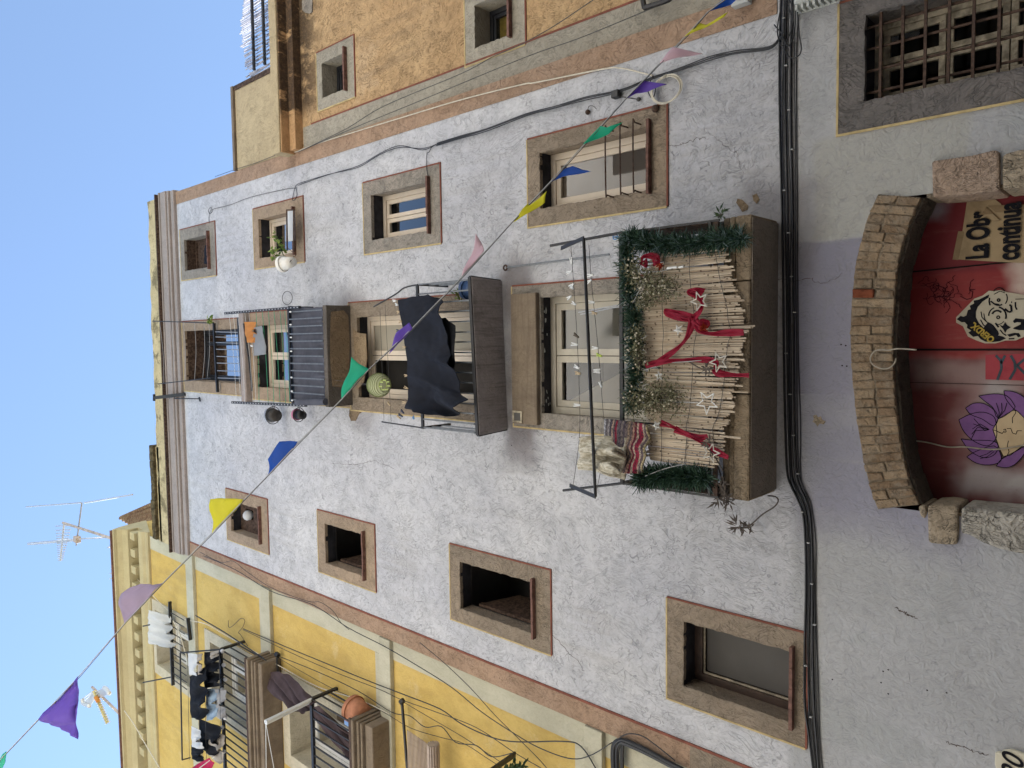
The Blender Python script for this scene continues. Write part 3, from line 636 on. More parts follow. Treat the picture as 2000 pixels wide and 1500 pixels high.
# cornice, parapet
m = MB()
for (y0, z0, z1) in ((-.05,13.33,13.44),(-.085,13.44,13.50),(-.105,13.50,13.70),(-.12,13.705,13.74)): m.box(X0-.02, X1+.03, y0, .05, z0, z1-.002)
m.build('cornice', 'cornice', H, bevel=.012)
MB().box(X0-.02, X1, -.16, -.02, 13.74, 13.775).build('drip_edge', 'oldwood', H)
m = MB(); xs = [X0+(X1-X0)*i/30 for i in range(31)]; rr = random.Random(5); zz = [14.50+.03*rr.uniform(-1,1)+(-.06*max(0,(x-.3)/2)) for x in xs]
for i in range(30): m.hexa([(xs[i],-.0,13.775),(xs[i+1],-.0,13.775),(xs[i+1],.25,13.775),(xs[i],.25,13.775),(xs[i],0,zz[i]),(xs[i+1],0,zz[i+1]),(xs[i+1],.25,zz[i+1]),(xs[i],.25,zz[i])])
m.build('parapet', 'parapet', H)
m = MB()
for i in range(12):
    a = -3.34+i*1.62/12; b = a+1.62/12; m.box(a, b, -.045-rr.uniform(0,.015), .3, 14.555, 14.70+rr.uniform(0,.03))
m.build('parapet_cap', 'moss', H, bevel=.012)
MB().box(X0, -1.74, -.0, .25, 14.44, 14.56).build('parapet_course', 'parapet', H)
# ---- doorway
outer = PP([(1716,380),(1694,430),(1672,515),(1664,600),(1662,660),(1666,740),(1676,830),(1688,900),(1704,965),(1716,994)], 0)
inner = PP([(1799,386),(1772,450),(1753,520),(1746,600),(1744,660),(1747,740),(1754,830),(1764,890),(1778,945),(1795,985)], 0)
m = MB(); N = 34; rr = random.Random(9)
for i in range(N):
    g = .06; ta, tb = (i+g)/N, (i+1-g)/N
    i0, i1, o0, o1 = polyat(inner, ta), polyat(inner, tb), polyat(outer, ta), polyat(outer, tb)
    cuts = rr.choice([(0,1),(0,.45,1),(0,.6,1),(0,.5,1)]) if i != 10 else (0,.45,1); e = .02
    for a, b in zip(cuts, cuts[1:]):
        a2, b2 = a+(e if a else 0), b-(e if b < 1 else 0); y = -.012-rr.uniform(0, .016); j = lambda: V(rr.uniform(-.006,.006), 0, rr.uniform(-.006,.006))
        q = [i0.lerp(o0, a2)+j(), i1.lerp(o1, a2)+j(), i1.lerp(o1, b2)+j(), i0.lerp(o0, b2)+j()]
        m.cur = 1 if (i == 10 and a > .3) else 0; m.prism(q, y, .05)
m.build('brick_arch', ['brick', 'redbrick'], H, bevel=.007)
m = MB(); ii = inner; oo = outer; k = 24
for i in range(k):
    ta, tb = i/k, (i+1)/k
    a, b, c, d = polyat(ii, ta), polyat(ii, tb), polyat(oo, tb), polyat(oo, ta)
    m.prism([a, b, c, d], -.010, .27)
m.build('arch_mortar', 'mortar', H)
m = MB()
for i in range(k):
    ta, tb = i/k, (i+1)/k; a, b = polyat(ii, ta), polyat(ii, tb); dn = V(0,0,-.012-.012*rr.random())
    m.hexa([a+V(0,.02,0)+dn, b+V(0,.02,0)+dn, b+V(0,.28,0)+dn, a+V(0,.28,0)+dn, a+V(0,.02,.001), b+V(0,.02,.001), b+V(0,.28,.001), a+V(0,.28,.001)])
m.build('arch_soffit', 'soffitbrick', H)
DY = .28
m = MB(); m.quad((-1.5,DY,0),(1.2,DY,0),(1.2,DY,3.25),(-1.5,DY,3.25)); door = m.build('door', 'door', H)
m = MB(); xa = P(1790, 683, DY).x
m.box(xa-.006, xa+.006, DY-.004, DY, 0, 3.2); sA, sB = P(1782, 531, DY), P(2000, 509, DY); dS = (sB-sA)/(sB.z-sA.z)
m.bar(V(*(sA+dS*(3.2-sA.z)))-V(0,.002,0), V(*(sA+dS*(.2-sA.z)))-V(0,.002,0), .009, .004); m.build('door_seam', 'seam', door)
m = MB(); q = P(1790, 747, DY).x; m.box(q-.0015, q+.0015, DY-.003, DY, 0, 3.2); m.build('panel_joint', 'seam', door)
def stones(l, mat, y0, lab=None):
    m = MB(); m.prism(PP(l, 0), y0, DY-.003); o = m.build('jamb_stone', mat, H, bevel=.018); return o
stones([(1822,316),(1850,312),(1900,305),(1945,294),(1954,298),(1955,374),(1900,381),(1824,387)], 'pinkstone', -.03)
stones([(1959,303),(1990,294),(2060,282),(2060,360),(1959,373)], 'stone', -.025)
stones([(1794,987),(1809,986),(1812,1000),(1806,1014),(1798,1006)], 'stone', -.02)
stones([(1813,986),(1842,984),(1873,988),(1874,1030),(1871,1063),(1842,1062),(1815,1059)], 'stone', -.03)
stones([(1879,990),(1940,996),(2060,1006),(2060,1090),(1985,1078),(1950,1070),(1920,1058),(1895,1044),(1878,1040)], 'greystone', -.028)
m = MB(); m.box(DX0-.12, DX0+.02, .002, DY, 0, 2.7); m.build('jamb_mortar', 'mortar', H); m = MB(); m.box(DX1-.02, DX1+.1, .002, DY, 0, 2.82); m.build('jamb_mortar', 'mortar', H)
# painted and pasted things on the door
def flat(name, pts, mat, parent, y): return MB().prism(PP(pts, DY), DY-y, DY-y+.002).build(name, mat, parent)
po = thing('poster', P(1920, 460, DY-.01), 'torn brown paper poster lettered "La Obr" and "continua" on the red door', 'poster')
flat('paper', [(1872,507),(1892,375),(1935,383),(1955,398),(1958,404),(2020,398),(2030,515),(1960,512)], 'kraft', po, .008)
flat('paper_border', [(1861,507),(1872,508),(1884,455),(1883,452),(1872,452)], 'kraftdark', po, .009)
flat('paper_border', [(1930,402),(2020,400),(2020,416),(1945,415)], 'kraftdark', po, .0105)
flat('torn_corner', [(1886,447),(1890,443),(1912,427),(1927,405),(1955,431),(1942,433),(1926,423),(1913,428),(1897,441)], 'kraftdark', po, .013)
flat('torn_corner', [(1914,428),(1924,419),(1940,418),(1953,430),(1942,432),(1928,424)], 'kraft', po, .016)
bl = P(1929, 505, DY-.012); tl = P(1884, 502, DY-.012); rr_ = P(1929, 440, DY-.012)
xd = (P(1931, 441, DY-.012)-bl).normalized(); hgt = (tl-bl).length
text('La Obr', hgt*1.32, 'ink', po, bl+V(0,-.003,0), xd, (0,0,1), 'lettering', .006, 0, .60)
bl2 = P(1989, 507, DY-.012); text('continua', hgt*1.32, 'ink', po, bl2+V(0,-.003,0), xd, (0,0,1), 'lettering', .006, 0, .60)
st = thing('sticker', P(1940, 620, DY-.01), 'black and white paste-up of an old man\'s face with yellow letters on his hair', 'sticker')
fz = lambda l: [(1860+x/10.714, 560+y/10.714) for x, y in l]
flat('paper', fz([(85,640),(330,390),(470,250),(640,185),(770,85),(880,95),(1010,70),(1150,115),(1300,140),(1700,200),(1700,1000),(1500,1050),(1330,1125),(1120,1125),(900,1185),(680,1185),(500,1120),(330,1040),(230,830),(85,750)]), 'stickerpaper', st, .006)
ik = MB()
def inkp(l, y=.0075): ik.prism(PP(fz(l), DY), DY-y, DY-y+.001)
inkp([(95,680),(180,610),(240,630),(300,600),(330,490),(390,470),(370,400),(460,350),(450,290),(560,270),(640,230),(780,160),(760,230),(640,310),(540,420),(500,520),(500,640),(560,760),(660,860),(700,800),(760,740),(860,800),(960,930),(980,990),(960,1020),(1060,1040),(1130,1080),(1000,1140),(840,1160),(700,1150),(600,1100),(540,1030),(440,1050),(340,960),(400,920),(310,860),(320,800),(260,740),(200,745)])
def inkl(l, w):
    l = PP(fz(l), DY-.007); w = w/10.714*.0026
    for a, b in zip(l, l[1:]): ik.bar(a, b, .001, w, upv=(1,0,0)) if False else ik.bar(a, b, w, .001, upv=(0,1,0))
def arc(cx, cy, r, a, b, w, n=12): inkl([(cx+r*math.cos(rad(a+(b-a)*i/n)), cy+r*math.sin(rad(a+(b-a)*i/n))) for i in range(n+1)], w)
for a in ((940,610,185,-80,20,38),(940,610,180,180,250,30),(940,610,180,40,100,18),(940,610,110,200,320,45),(970,240,150,60,130,34),(970,240,180,-30,40,24),(980,140,120,200,340,22),(960,640,30,0,360,30),(970,280,28,0,360,34)): arc(*a)
for l, w in (([(600,520),(620,640),(720,740)],22),([(660,560),(680,680),(740,760)],20),([(590,690),(650,800),(690,830)],26),([(780,230),(770,310),(790,390)],34),([(800,300),(880,360),(980,375)],34),([(870,160),(1000,90),(1100,130)],18),([(1100,460),(1180,530),(1240,520),(1230,390),(1190,385)],44),([(1230,325),(1250,325)],40),([(1320,320),(1320,420),(1350,480)],34),([(1320,260),(1500,255)],18),([(1000,900),(1060,980),(1130,1020)],28),([(900,760),(970,850)],40),([(1180,1090),(1300,1085)],34)): inkl(l, w)
inkp([(1110,740),(1150,800),(1230,850),(1150,900),(1110,970),(1070,890),(990,800),(1060,820)])
inkp([(1270,720),(1330,660),(1600,690),(1700,700),(1700,900),(1400,910),(1270,880),(1300,850),(1430,790),(1440,750),(1360,740),(1300,760)])
inkp([(1150,1000),(1300,965),(1400,970),(1440,1040),(1380,1060),(1340,1010),(1200,1050)])
ik.build('face_print', 'ink', st)
t0 = P(*fz([(900,1090)])[0], DY-.009); t1 = P(*fz([(395,690)])[0], DY-.009); xd2 = (t1-t0).normalized(); zd2 = V(-xd2.z, 0, xd2.x)
text('OERDX.', .052, 'yellowink', st, t0+V(0,-.002,0), xd2, zd2, 'lettering', .0022, 0, (t1-t0).length/.052/4.1)
lo = thing('mural', P(1930, 840, DY-.01), 'painted sleeping face with violet lotus petals for hair on the dark red door leaf', 'mural')
lz = lambda l: [(1760+x/4.412, 660+y/4.412) for x, y in l]
def outl(l, w, par, y): 
    m = MB(); q = PP(lz(l), DY-y)
    for a, b in zip(q, q[1:]): m.bar(a, b, w, .0012, upv=(0,1,0))
    return m
pet = [([(885,455),(990,470),(1100,560),(1100,760),(1040,680),(960,600),(900,520)],.0062),([(668,500),(800,482),(910,500),(970,570),(970,615),(840,695),(790,600),(720,545)],.0066),([(555,605),(620,565),(710,565),(800,620),(835,690),(800,760),(700,700),(600,660)],.0070),([(565,1025),(640,980),(800,930),(860,1010),(850,1070),(760,1095),(650,1080)],.0064),([(515,870),(600,880),(800,890),(835,950),(790,1015),(700,1030),(590,970)],.0068),([(497,705),(600,655),(710,640),(800,680),(820,760),(820,860),(760,925),(690,920),(600,870),(530,790)],.0074),([(820,1105),(870,1040),(1000,970),(1060,940),(1060,1000),(980,1090),(900,1118)],.0066)]
ms = MB(); mo = MB()
for l, y in pet:
    s = smoothpath([V(*q, 0) for q in lz(l)+lz(l)[:1]], 3); s = [(p.x, p.y) for p in s][:-1]
    ms.prism(PP(s, DY), DY-y, DY-y+.0005); q = PP(s+s[:1], DY-y-.0006)
    for a, b in zip(q, q[1:]): mo.bar(a, b, .0042, .0012, upv=(0,1,0))
ms.build('petals', 'petal', lo)
fc = [(790,790),(835,700),(960,625),(1000,630),(1060,690),(1080,800),(1060,920),(940,1010),(880,1020),(850,960)]
MB().prism(PP(lz(fc), DY), DY-.0078, DY-.0072).build('face', 'skinpaint', lo)
for l in ([fc+fc[:1]][0], [(790,790),(830,805),(870,825),(890,800)], [(880,790),(900,785),(905,810),(890,815)], [(910,780),(945,780),(960,820),(990,830),(1000,800),(1040,800)], [(960,735),(958,690),(985,650),(990,620)], [(925,885),(915,930),(930,980),(910,1020)], *[[(760,790),(700-20*k,740+30*abs(k-1)),(620-6*k,740+45*k)] for k in range(-1, 4)], *[[(840,690),(845+25*k,640-10*k),(820+45*k,560)] for k in range(3)], *[[(800,960+20*k),(740,1000+25*k),(680,1020+20*k)] for k in range(2)]):
    q = PP(lz(l), DY-.0086)
    for a, b in zip(q, q[1:]): mo.bar(a, b, .0034, .0012, upv=(0,1,0))
mo.build('outline', 'ink', lo)
rs = thing('sticker', P(1970, 715, DY-.01), 'faded red paper strip with blue-grey lettering torn off on the door', 'sticker')
flat('paper', [(1925,693),(2030,690),(2030,744),(1925,741)], 'redpaper', rs, .004)
m = MB()
for l in ([(1945,694),(1955,705),(1956,720),(1948,742)], [(1963,694),(1955,710)], [(1974,694),(1982,708),(1983,722),(1972,741)], [(2010,694),(1986,714),(2010,738)]):
    q = PP(l, DY-.005)
    for a, b in zip(q, q[1:]): m.bar(a, b, .014, .001, upv=(0,1,0))
m.build('lettering', 'blueink', rs)
sc = thing('drawing', P(1845, 570, DY-.005), 'tangled dark red line drawing on the bright red door panel', 'drawing')
m = MB(); rr = random.Random(21)
for k in range(26):
    cx, cy = 1838+rr.gauss(0, 15), 566+rr.gauss(0, 11); a = rr.uniform(0, 6.28); q = []
    for s in range(14):
        a += rr.uniform(-.9, 1.1); cx += 3.2*math.cos(a); cy += 2.6*math.sin(a); q.append((cx, cy))
    q = PP(q, DY-.0025)
    for u, v in zip(q, q[1:]): m.bar(u, v, .003, .0008, upv=(0,1,0))
q = PP([(1875,578),(1888,585),(1898,582),(1900,570),(1893,566),(1905,565)], DY-.0025)
for u, v in zip(q, q[1:]): m.bar(u, v, .004, .0008, upv=(0,1,0))
m.build('lines', 'scrawl', sc)
hp = thing('house_number_plaque', P(1975, 1490, -.01), 'cream ceramic house number plaque reading 20 beside the doorway', 'house number')
m = MB(); m.prism(PP([(1945,1467),(1952,1466),(1956,1468),(1961,1463),(1975,1461),(1990,1465),(2003,1470),(2040,1470),(2046,1478),(2046,1560),(2000,1570),(1960,1555),(1950,1510),(1944,1490)], 0), -.022, 0)
m.build('plate', 'plaque', hp, bevel=.006)
b0_ = P(1999, 1474, -.026); text('20', .150, 'ink', hp, b0_+V(-.168,0,0), (1,0,0), (0,0,1), 'numeral', .0015, .3, .95)
# ================================================================== BALCONIES of the white house
def slabbox(par, name, mat, *boxes, bevel=.01):
    m = MB()
    for b in boxes: m.box(*b)
    return m.build(name, mat, par, bevel=bevel)
by = -.42
m = MB(); rr = random.Random(77)
for a_, b_ in ((-1.09,-.38),(-.374,.36),(.366,.79)):
    m.box(a_, b_, by+.012*(a_ > .3), 0, 3.735, 3.845); m.box(a_+.0, b_, by+.018+.01*rr.random(), 0, 3.847, 3.892); m.box(a_, b_, by+.045, 0, 3.894, 3.95)
b1 = m.build('balcony', 'balc', H, bevel=.014)
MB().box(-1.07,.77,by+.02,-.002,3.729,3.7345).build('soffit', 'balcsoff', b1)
RT, ra, rb = 4.735, -1.09, .775
m = MB(); m.bar((ra,by,RT),(rb,by,RT),.022,.03); m.bar((ra,by,RT),(ra,0,RT),.022,.03); m.bar((rb,by,RT),(rb,0,RT),.022,.03)
m.bar((ra,by,4.02),(rb,by,4.02),.018); m.bar((ra,by,4.02),(ra,0,4.02),.018); m.bar((rb,by,4.02),(rb,0,4.02),.018)
for i in range(17): x = ra+(rb-ra)*i/16; m.bar((x,by,3.95),(x,by,RT),.014)
for x in (ra, rb):
    for y in (-.1,-.2,-.31): m.bar((x,y,3.95),(x,y,RT),.012)
m.build('railing', 'iron', b1)
MB().box(ra+.01,rb-.01,by-.012,by-.006,3.955,3.99).build('rail_foot', 'rust', b1)
# washing rack: two rods rising from the rail corners, arms outwards, one front bar
rz = P(1108, 478, by).z; out = [P(1140, 465, -.66), P(1163, 970, -.66)]; inn = [PZ(1096, 485, rz), PZ(1113, 948, rz)]
m = MB()
for x, o, i, tp in ((rb, out[0], inn[0], (1075,480)), (ra, out[1], inn[1], (1100,958))):
    t = P(*tp, by); m.tube([(x,by,RT),(t.x,by,t.z)], .011, 6); m.bar(i, o, .03, .008)
m.tube([out[0], out[1]], .012, 8); m.build('washing_rack', 'iron', b1)
lineA = [P(1115, 481, -.6), P(1126, 640, -.6), P(1132, 780, -.6), P(1131, 860, -.6), P(1119, 950, -.6)]
yB = -.53
lineB = [P(1150, 478, yB), P(1156, 560, yB), P(1168, 680, yB), P(1176, 780, yB), P(1181, 865, yB), P(1166, 955, yB)]
m = MB(); m.tube(smoothpath(lineA), .0022, 5); m.build('clothes_line', 'greycable', b1); m = MB(); m.tube(smoothpath(lineB), .0022, 5); m.build('clothes_line', 'greycable', b1)
# second balcony
c2 = -.37; zb = 6.325; xr2 = P(924, 540, c2).x; xl2 = P(940, 851, c2).x
b2 = MB().hexa([(xl2,c2,zb-.02),(xr2,c2,zb+.05),(xr2-.02,0,zb+.03),(xl2+.02,0,zb-.02),(xl2,c2,zb+.03),(xr2,c2,zb+.10),(xr2-.02,0,zb+.10),(xl2+.02,0,zb+.03)]).build('balcony', 'slabdark', H, bevel=.006)
for p_, q_ in (((xl2,c2-.006,zb+.004),(xr2,c2-.006,zb+.074)),((xl2-.004,c2,zb+.004),(xl2+.016,0,zb+.004)),((xr2+.004,c2,zb+.074),(xr2-.016,0,zb+.06))):
    MB().bar(p_, q_, .014, .036).build('slab_edge', 'iron', b2, bevel=.003)
rz2 = 7.11; xa, xb = -.845, .54; cut = lambda x: zb+.07+(x-xl2)/(xr2-xl2)*.05
m = MB(); m.bar((xa,c2,rz2-.02),(xb,c2,rz2+.02),.02,.03)
for x in (xa, xb): m.bar((x,c2,rz2),(x,0,rz2),.02,.03)
m.build('top_rail', 'iron', b2)
m = MB()
for y in (545.5,566,586,606,627,648,667.6,688.5,708,728,748,769,788.6,808,828,845):
    x = P(925, y, c2).x; m.bar((x,c2,cut(x)-.03),(x,c2,rz2),.013)
for x in (xa, xb):
    for y in (-.12,-.25): m.bar((x,y,cut(x)-.03),(x,y,rz2),.013)
m.build('railing', 'steel', b2)
m = MB(); pr = [V(xb,c2,rz2+.01), P(790,562,c2), P(772,575,c2), P(730,599,c2)]; m.tube(smoothpath(pr, 4), .008, 6); m.build('rack_arm', 'iron', b2); m = MB(); pl = [V(xa,c2,rz2), P(746,824,c2)]; m.tube(pl, .008, 6); m.build('rack_arm', 'iron', b2)
m = MB(); m.tube([P(742,601,c2), P(750,822,c2)], .002, 5); m.build('clothes_line', 'greycable', b2); m = MB(); m.tube([P(752,595,c2), P(764,824,c2)], .002, 5); m.build('clothes_line', 'greycable', b2)
# third balcony
c3 = -.33; z3 = 8.765
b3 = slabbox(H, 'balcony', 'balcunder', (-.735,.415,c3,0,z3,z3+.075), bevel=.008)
m = MB(); m.add([(x, y, z3-.003) for x, y in ((-.5,-.28),(-.2,-.3),(.1,-.29),(.34,-.27),(.36,-.1),(.3,-.04),(0,-.03),(-.3,-.05),(-.47,-.04),(-.52,-.15))], [tuple(range(9,-1,-1))]); m.build('bare_plaster', 'peel', b3)
rz3 = 9.56; xa3, xb3 = -.71, .425
m = MB(); m.bar((xa3,c3,rz3),(xb3,c3,rz3),.022,.035)
for x in (xa3, xb3): m.bar((x,c3,rz3),(x,0,rz3),.02,.03)
m.build('top_rail', 'iron', b3)
m = MB()
for i in range(13): x = xa3+(xb3-xa3)*(i+.3)/13; m.bar((x,c3-.004,z3+.07),(x,c3-.004,rz3),.013)
m.build('railing', 'steel', b3)
m = MB(); mh = MB()
for a, b in ((P(440,612,c3-.02), P(586,600,c3-.02)), (P(453.5,785.8,c3-.02), P(598,792,c3-.02))):
    m.bar(a, b, .03, .03); n = 26; m.build('rack_post', 'iron', b3); m = MB()
    for i in range(n): q = a.lerp(b, (i+.5)/n); mh.box(q.x-.006, q.x+.006, q.y-.017, q.y-.0152, q.z-.014, q.z+.010)
mh.build('rack_holes', 'clip', b3)
m = MB(); mg = MB(); ly = c3-.02
for k, (xr_, xl_) in enumerate(((447,462),(455,470),(464,478),(478,494),(486,500))): m.tube(smoothpath([P(xr_,610,ly), P((xr_+xl_)/2+2,700,ly), P(xl_,787,ly)], 6), .002, 4)
for k, (xr_, xl_) in enumerate(((500,506),(512,524),(524,535),(535,547),(547,558),(556,566))): mg.tube(smoothpath([P(xr_,607,ly), P((xr_+xl_)/2+1.5,700,ly), P(xl_,788,ly)], 6), .003, 4)
m.build('clothes_line', 'pegwhite', b3); M['greenline'] = plain('green_line', (.06, .38, .2), .5); mg.build('clothes_line', 'greenline', b3)
# rail across the top window, its arms and lines
wr = MB(); wr.bar(P(418,631,-.06), P(425,766,-.06), .035, .03); wr.build('window_rail', 'iron', w4); wr = MB(); wr.bar(P(466,620,-.06), P(475,770,-.06), .04, .03); wr.build('window_rail', 'iron', w4)
m = MB()
for y in (648,658,669,682,696,709,724,738): a = P(420+(y-631)*.05, y, -.06); b = P(468+(y-631)*.06, y+1.5, -.06); m.tube([a, b], .007, 5)
m.build('window_bars', 'zinc', w4)
A0, A1 = P(417,631,-.06), P(298,627,-.42); B0, B1 = P(412,738,-.06), P(308,750,-.42)
m = MB(); m.tube([A0, A1], .008, 5); m.build('rack_arm', 'iron', w4); m = MB(); m.tube([B0, B1], .008, 5); m.build('rack_arm', 'iron', w4)
m = MB()
for t in (.12, .3, .52, .7, .85, .93): a = A0.lerp(A1, 1-t); b = B0.lerp(B1, 1-t); c = a.lerp(b, .5)-V(0,0,.05); m.tube(smoothpath([a, c, b], 6), .003, 4)
m.build('clothes_line', 'clip', w4)
m = MB(); m.bar(P(301,777,-.3), P(361,770,-.02), .05, .03); m.bar(P(301,770,-.3), P(301,783,-.3), .03); m.tube([P(331,778,-.1), P(391,779,-.03)], .009, 5); m.tube([P(389,776,-.03), P(391,784,-.03)], .012, 5); m.build('wall_bracket', 'iron', H)
m = MB(); m.box(-.82,.42,-.10,.0,11.13,11.27); m.build('sill_ledge', 'cornice', H, bevel=.015)
m = MB(); m.tube([P(476,632,-.12), P(486,700,-.12), P(492,755,-.12), P(492,764,-.12)], .012, 6); m.build('curtain_pole', 'iron', H)
# ================================================================== YELLOW HOUSE
YW = .03
YH = thing('house', (-6.4, .5, 0), 'yellow rendered house with grey bands and a dentilled cornice', 'house')
yx0, yx1 = -9.6, -3.37
yo1 = (-5.66, -4.66, 13.5, 14.92); yo2 = (-5.66, -4.66, 10.9, 12.80); yo3 = (-5.60, -4.62, 8.5, 10.45)
m = MB(); wallgrid(m, yx0, yx1, 0, 16.2, YW, [yo1, yo2, yo3])
m.quad((yx1,YW,0),(yx1,YW,16.2),(yx1,6,16.2),(yx1,6,0)); m.quad((yx0,YW,0),(yx0,6,0),(yx0,6,16.2),(yx0,YW,16.2)); m.quad((yx0,6,0),(yx1,6,0),(yx1,6,16.2),(yx0,6,16.2))
m.build('wall', 'yellow', YH)
m = MB(); m.box(-3.60, yx1, YW-.006, YW+.01, 0, 15.06); m.build('edge_band', 'ygrey', YH)
for z0, z1 in ((13.24,13.47),(10.83,11.06),(8.16,8.36),(5.23,5.42)):
    m = MB(); m.box(yx0, yx1, YW-.055, YW, z0, z1); m.build('string_course', 'ygrey', YH, bevel=.006)
    m = MB(); m.box(yx0, -3.603, YW-.005, YW+.01, z1+.001, z1+.14); m.build('painted_band', 'ygrey', YH)
m = MB(); prof = [(YW,15.04),(YW-.04,15.04),(YW-.06,15.07),(YW-.06,15.11),(YW-.10,15.16),(YW-.12,15.24),(YW-.12,15.27),(YW-.02,15.275),(YW-.02,15.52),(YW-.20,15.53),(YW-.22,15.56),(YW-.26,15.62),(YW-.33,15.68),(YW-.38,15.69),(YW-.38,15.75),(YW-.2,15.86),(YW+.3,16.0)]
cx1 = -3.30
n = len(prof); m.add([(yx0-.1,y,z) for y, z in prof]+[(cx1,y,z) for y, z in prof], [(i, i+n, i+1+n, i+1) for i in range(n-1)]+[tuple(range(n-1,-1,-1)), tuple(range(n, 2*n))]); m.build('cornice', 'ycorn', YH)
x = -3.34
while x > -7.6: MB().box(x-.135, x, YW-.175, YW-.022, 15.30, 15.50).build('dentil', 'ycorn', YH, bevel=.004); x -= .305
m = MB(); m.box(yx0-.1, cx1-.02, YW-.41, YW-.3, 15.752, 15.79); m.build('roof_edge', 'tile', YH)
def ywindow(op, sw=.17, dep=.32):
    a0, a1, b0, b1 = op; w = window(YH, (a0-sw, a1+sw, b0-.1, b1+sw), op, dep, 'ystone', yw=YW, proud=.02, sill=False, soffit='ystone', lines=False, roommat='roomgrey')
    casement(w, a0+.0, a1-.0, b0, b1, YW+dep, .06, 'whiteframe', ((a0+a1)/2,), (), .05, None); return w
yw1 = ywindow(yo1); yw2 = ywindow(yo2); yw3 = ywindow(yo3)
m = MB(); ry = YW-.10
m.bar(P(331.5,1175,ry), P(338,1338,ry), .05, .03); m.bar(P(367,1207,ry), P(372,1250,ry), .05, .03)
for i in range(11): a = P(333+.35*i, 1196+13*i, ry); m.tube([a, V(a.x, ry, 13.52)], .008, 5)
m.tube([P(331,1212,ry), P(279,1223,ry-.3)], .012, 5); m.tube([P(335.5,1322,ry), P(279,1333,ry-.3)], .012, 5); m.tube([P(293,1182,YW), P(294,1306,YW)], .01, 5)
m.build('window_rail', 'iron', yw1)
def ybalcony(zt, xr, yb, xrail, yrail, zlow):
    f = -.36; b = MB(); L = -6.72
    for y0, z0, z1, dx in ((f,zt-.075,zt,0),(f+.04,zt-.12,zt-.077,.02),(f+.06,zt-.16,zt-.122,.035),(f+.10,zlow,zt-.162,.05)): b.box(L, xr-dx+.0, y0, YW, z0, z1)
    o = b.build('balcony', 'lintel', YH, bevel=.012)
    MB().box(L, xr+.004, f-.004, f+.02, zt-.035, zt+.004).build('slab_edge', 'rust', o)
    t = P(xrail, yrail, f+.03); rx = t.x; zz = t.z
    m = MB(); m.bar((L,f+.03,zz),(rx,f+.03,zz),.035,.045); m.bar((rx,f+.03,zz),(rx,YW,zz),.03,.045); m.build('top_rail', 'iron', o)
    m = MB(); x = rx-.005
    while x > -6.6: m.bar((x,f+.03,zt),(x,f+.03,zz),.014); x -= .115
    for k in range(1, 3): m.bar((rx,f+.03+.12*k,zt),(rx,f+.03+.12*k,zz),.014)
    m.build('railing', 'iron', o); return o, rx, zz, f+.03
yb1, rx1, rzA, yf = ybalcony(10.92, -4.255, 0, 431, 1268, 10.66)
yb2, rx2, rzB, yf = ybalcony(8.50, -4.25, 0, 609, 1365, 8.20)
m = MB(); ry = -.62; a, b, c, d = V(rx1,yf,rzA), P(352,1275,ry), P(356,1484,ry), P(371,1480,yf); m.tube([a, b], .012, 5); m.tube([b, c], .012, 5); m.tube([c, d], .012, 5); m.build('washing_rack', 'iron', yb1)
m = MB()
for x in (366, 399, 428): m.tube([P(x,1274,-.5), P(x+4,1484,-.5)], .003, 4)
m.build('clothes_line', 'greycable', yb1)
m = MB(); a, b = P(608,1368,yf), P(519,1411,-.95); m.tube([a, b], .032, 8); m.build('awning_arm', 'aluwhite', yb2)
m = MB(); m.tube([b, P(535,1500,-.8)], .004, 4); m.tube([b, P(520,1500,-.8)], .004, 4); m.build('arm_cord', 'pegwhite', yb2)
m = cloth([(505,1336),(511,1322),(522,1312),(545,1312),(565,1318)], [(566,1386),(585,1392),(600,1392),(610,1384),(615,1374)], -.12, 3, .05, 40, 20, -.34, .6, kx=.5); aw = m.build('awning', 'awning', yb2, True)
tag(aw, None, None)
m = cloth([(606,1398),(606,1390),(612,1380),(625,1379)], [(690,1500),(690,1470),(690,1452),(690,1436)], -.33, 2.5, .04, 30, 20, -.25, .2, kx=.5); m.build('awning', 'awning', yb2, True)
# dark posts carrying wires on the yellow wall
m = MB(); m.tube([P(785,1370,-.06), P(797,1520,-.06)], .018, 6); m.tube([P(783,1367,-.06), P(787,1373,-.06)], .035, 6); m.build('wire_post', 'iron', YH)
m = MB(); m.tube([P(541,1279,-.04), P(545,1340,-.04)], .018, 6); m.tube([P(539,1277,-.05), P(544,1281,-.05)], .035, 6); m.build('wire_post', 'iron', YH)
m = MB(); m.bar(P(1006,1473,-.05), P(950,1512,-.5), .05, .02); m.bar(P(950,1512,-.5), P(960,1560,-.5), .04, .02); m.build('balcony_rail', 'iron', YH)
m = MB(); q = [V(-3.62,1.2,16.2),V(-3.30,1.2,16.2),V(-2.9,2.6,17.1),V(-4.3,2.9,17.9)]
# sloping tile roof behind the two parapets
RH = thing('rear_roof', (-3.4, 1.6, 15.5), 'old brown tiled roof slope behind the cornice and mossy parapet', 'roof')
m = MB(); tl = [P(236,1012,1.3), P(300,984,1.3), P(312,1060,1.1), P(284,1040,1.1)]
m.add(tl+[p+V(0,.7,-.8) for p in tl], [(0,1,2,3),(4,7,6,5),(0,4,5,1),(1,5,6,2),(2,6,7,3),(3,7,4,0)]); m.build('tiles', 'roof', RH)
m = MB()
for i in range(9): a = tl[0].lerp(tl[3], i/8); b = tl[1].lerp(tl[2], i/8); m.tube([a, b], .05, 6)
m.build('tile_course', 'roof', RH)
m = MB(); m.tube([P(235,1011,1.29), P(270,998,1.29), P(302,982,1.29)], .03, 6); m.build('ridge_edge', 'tile', RH)
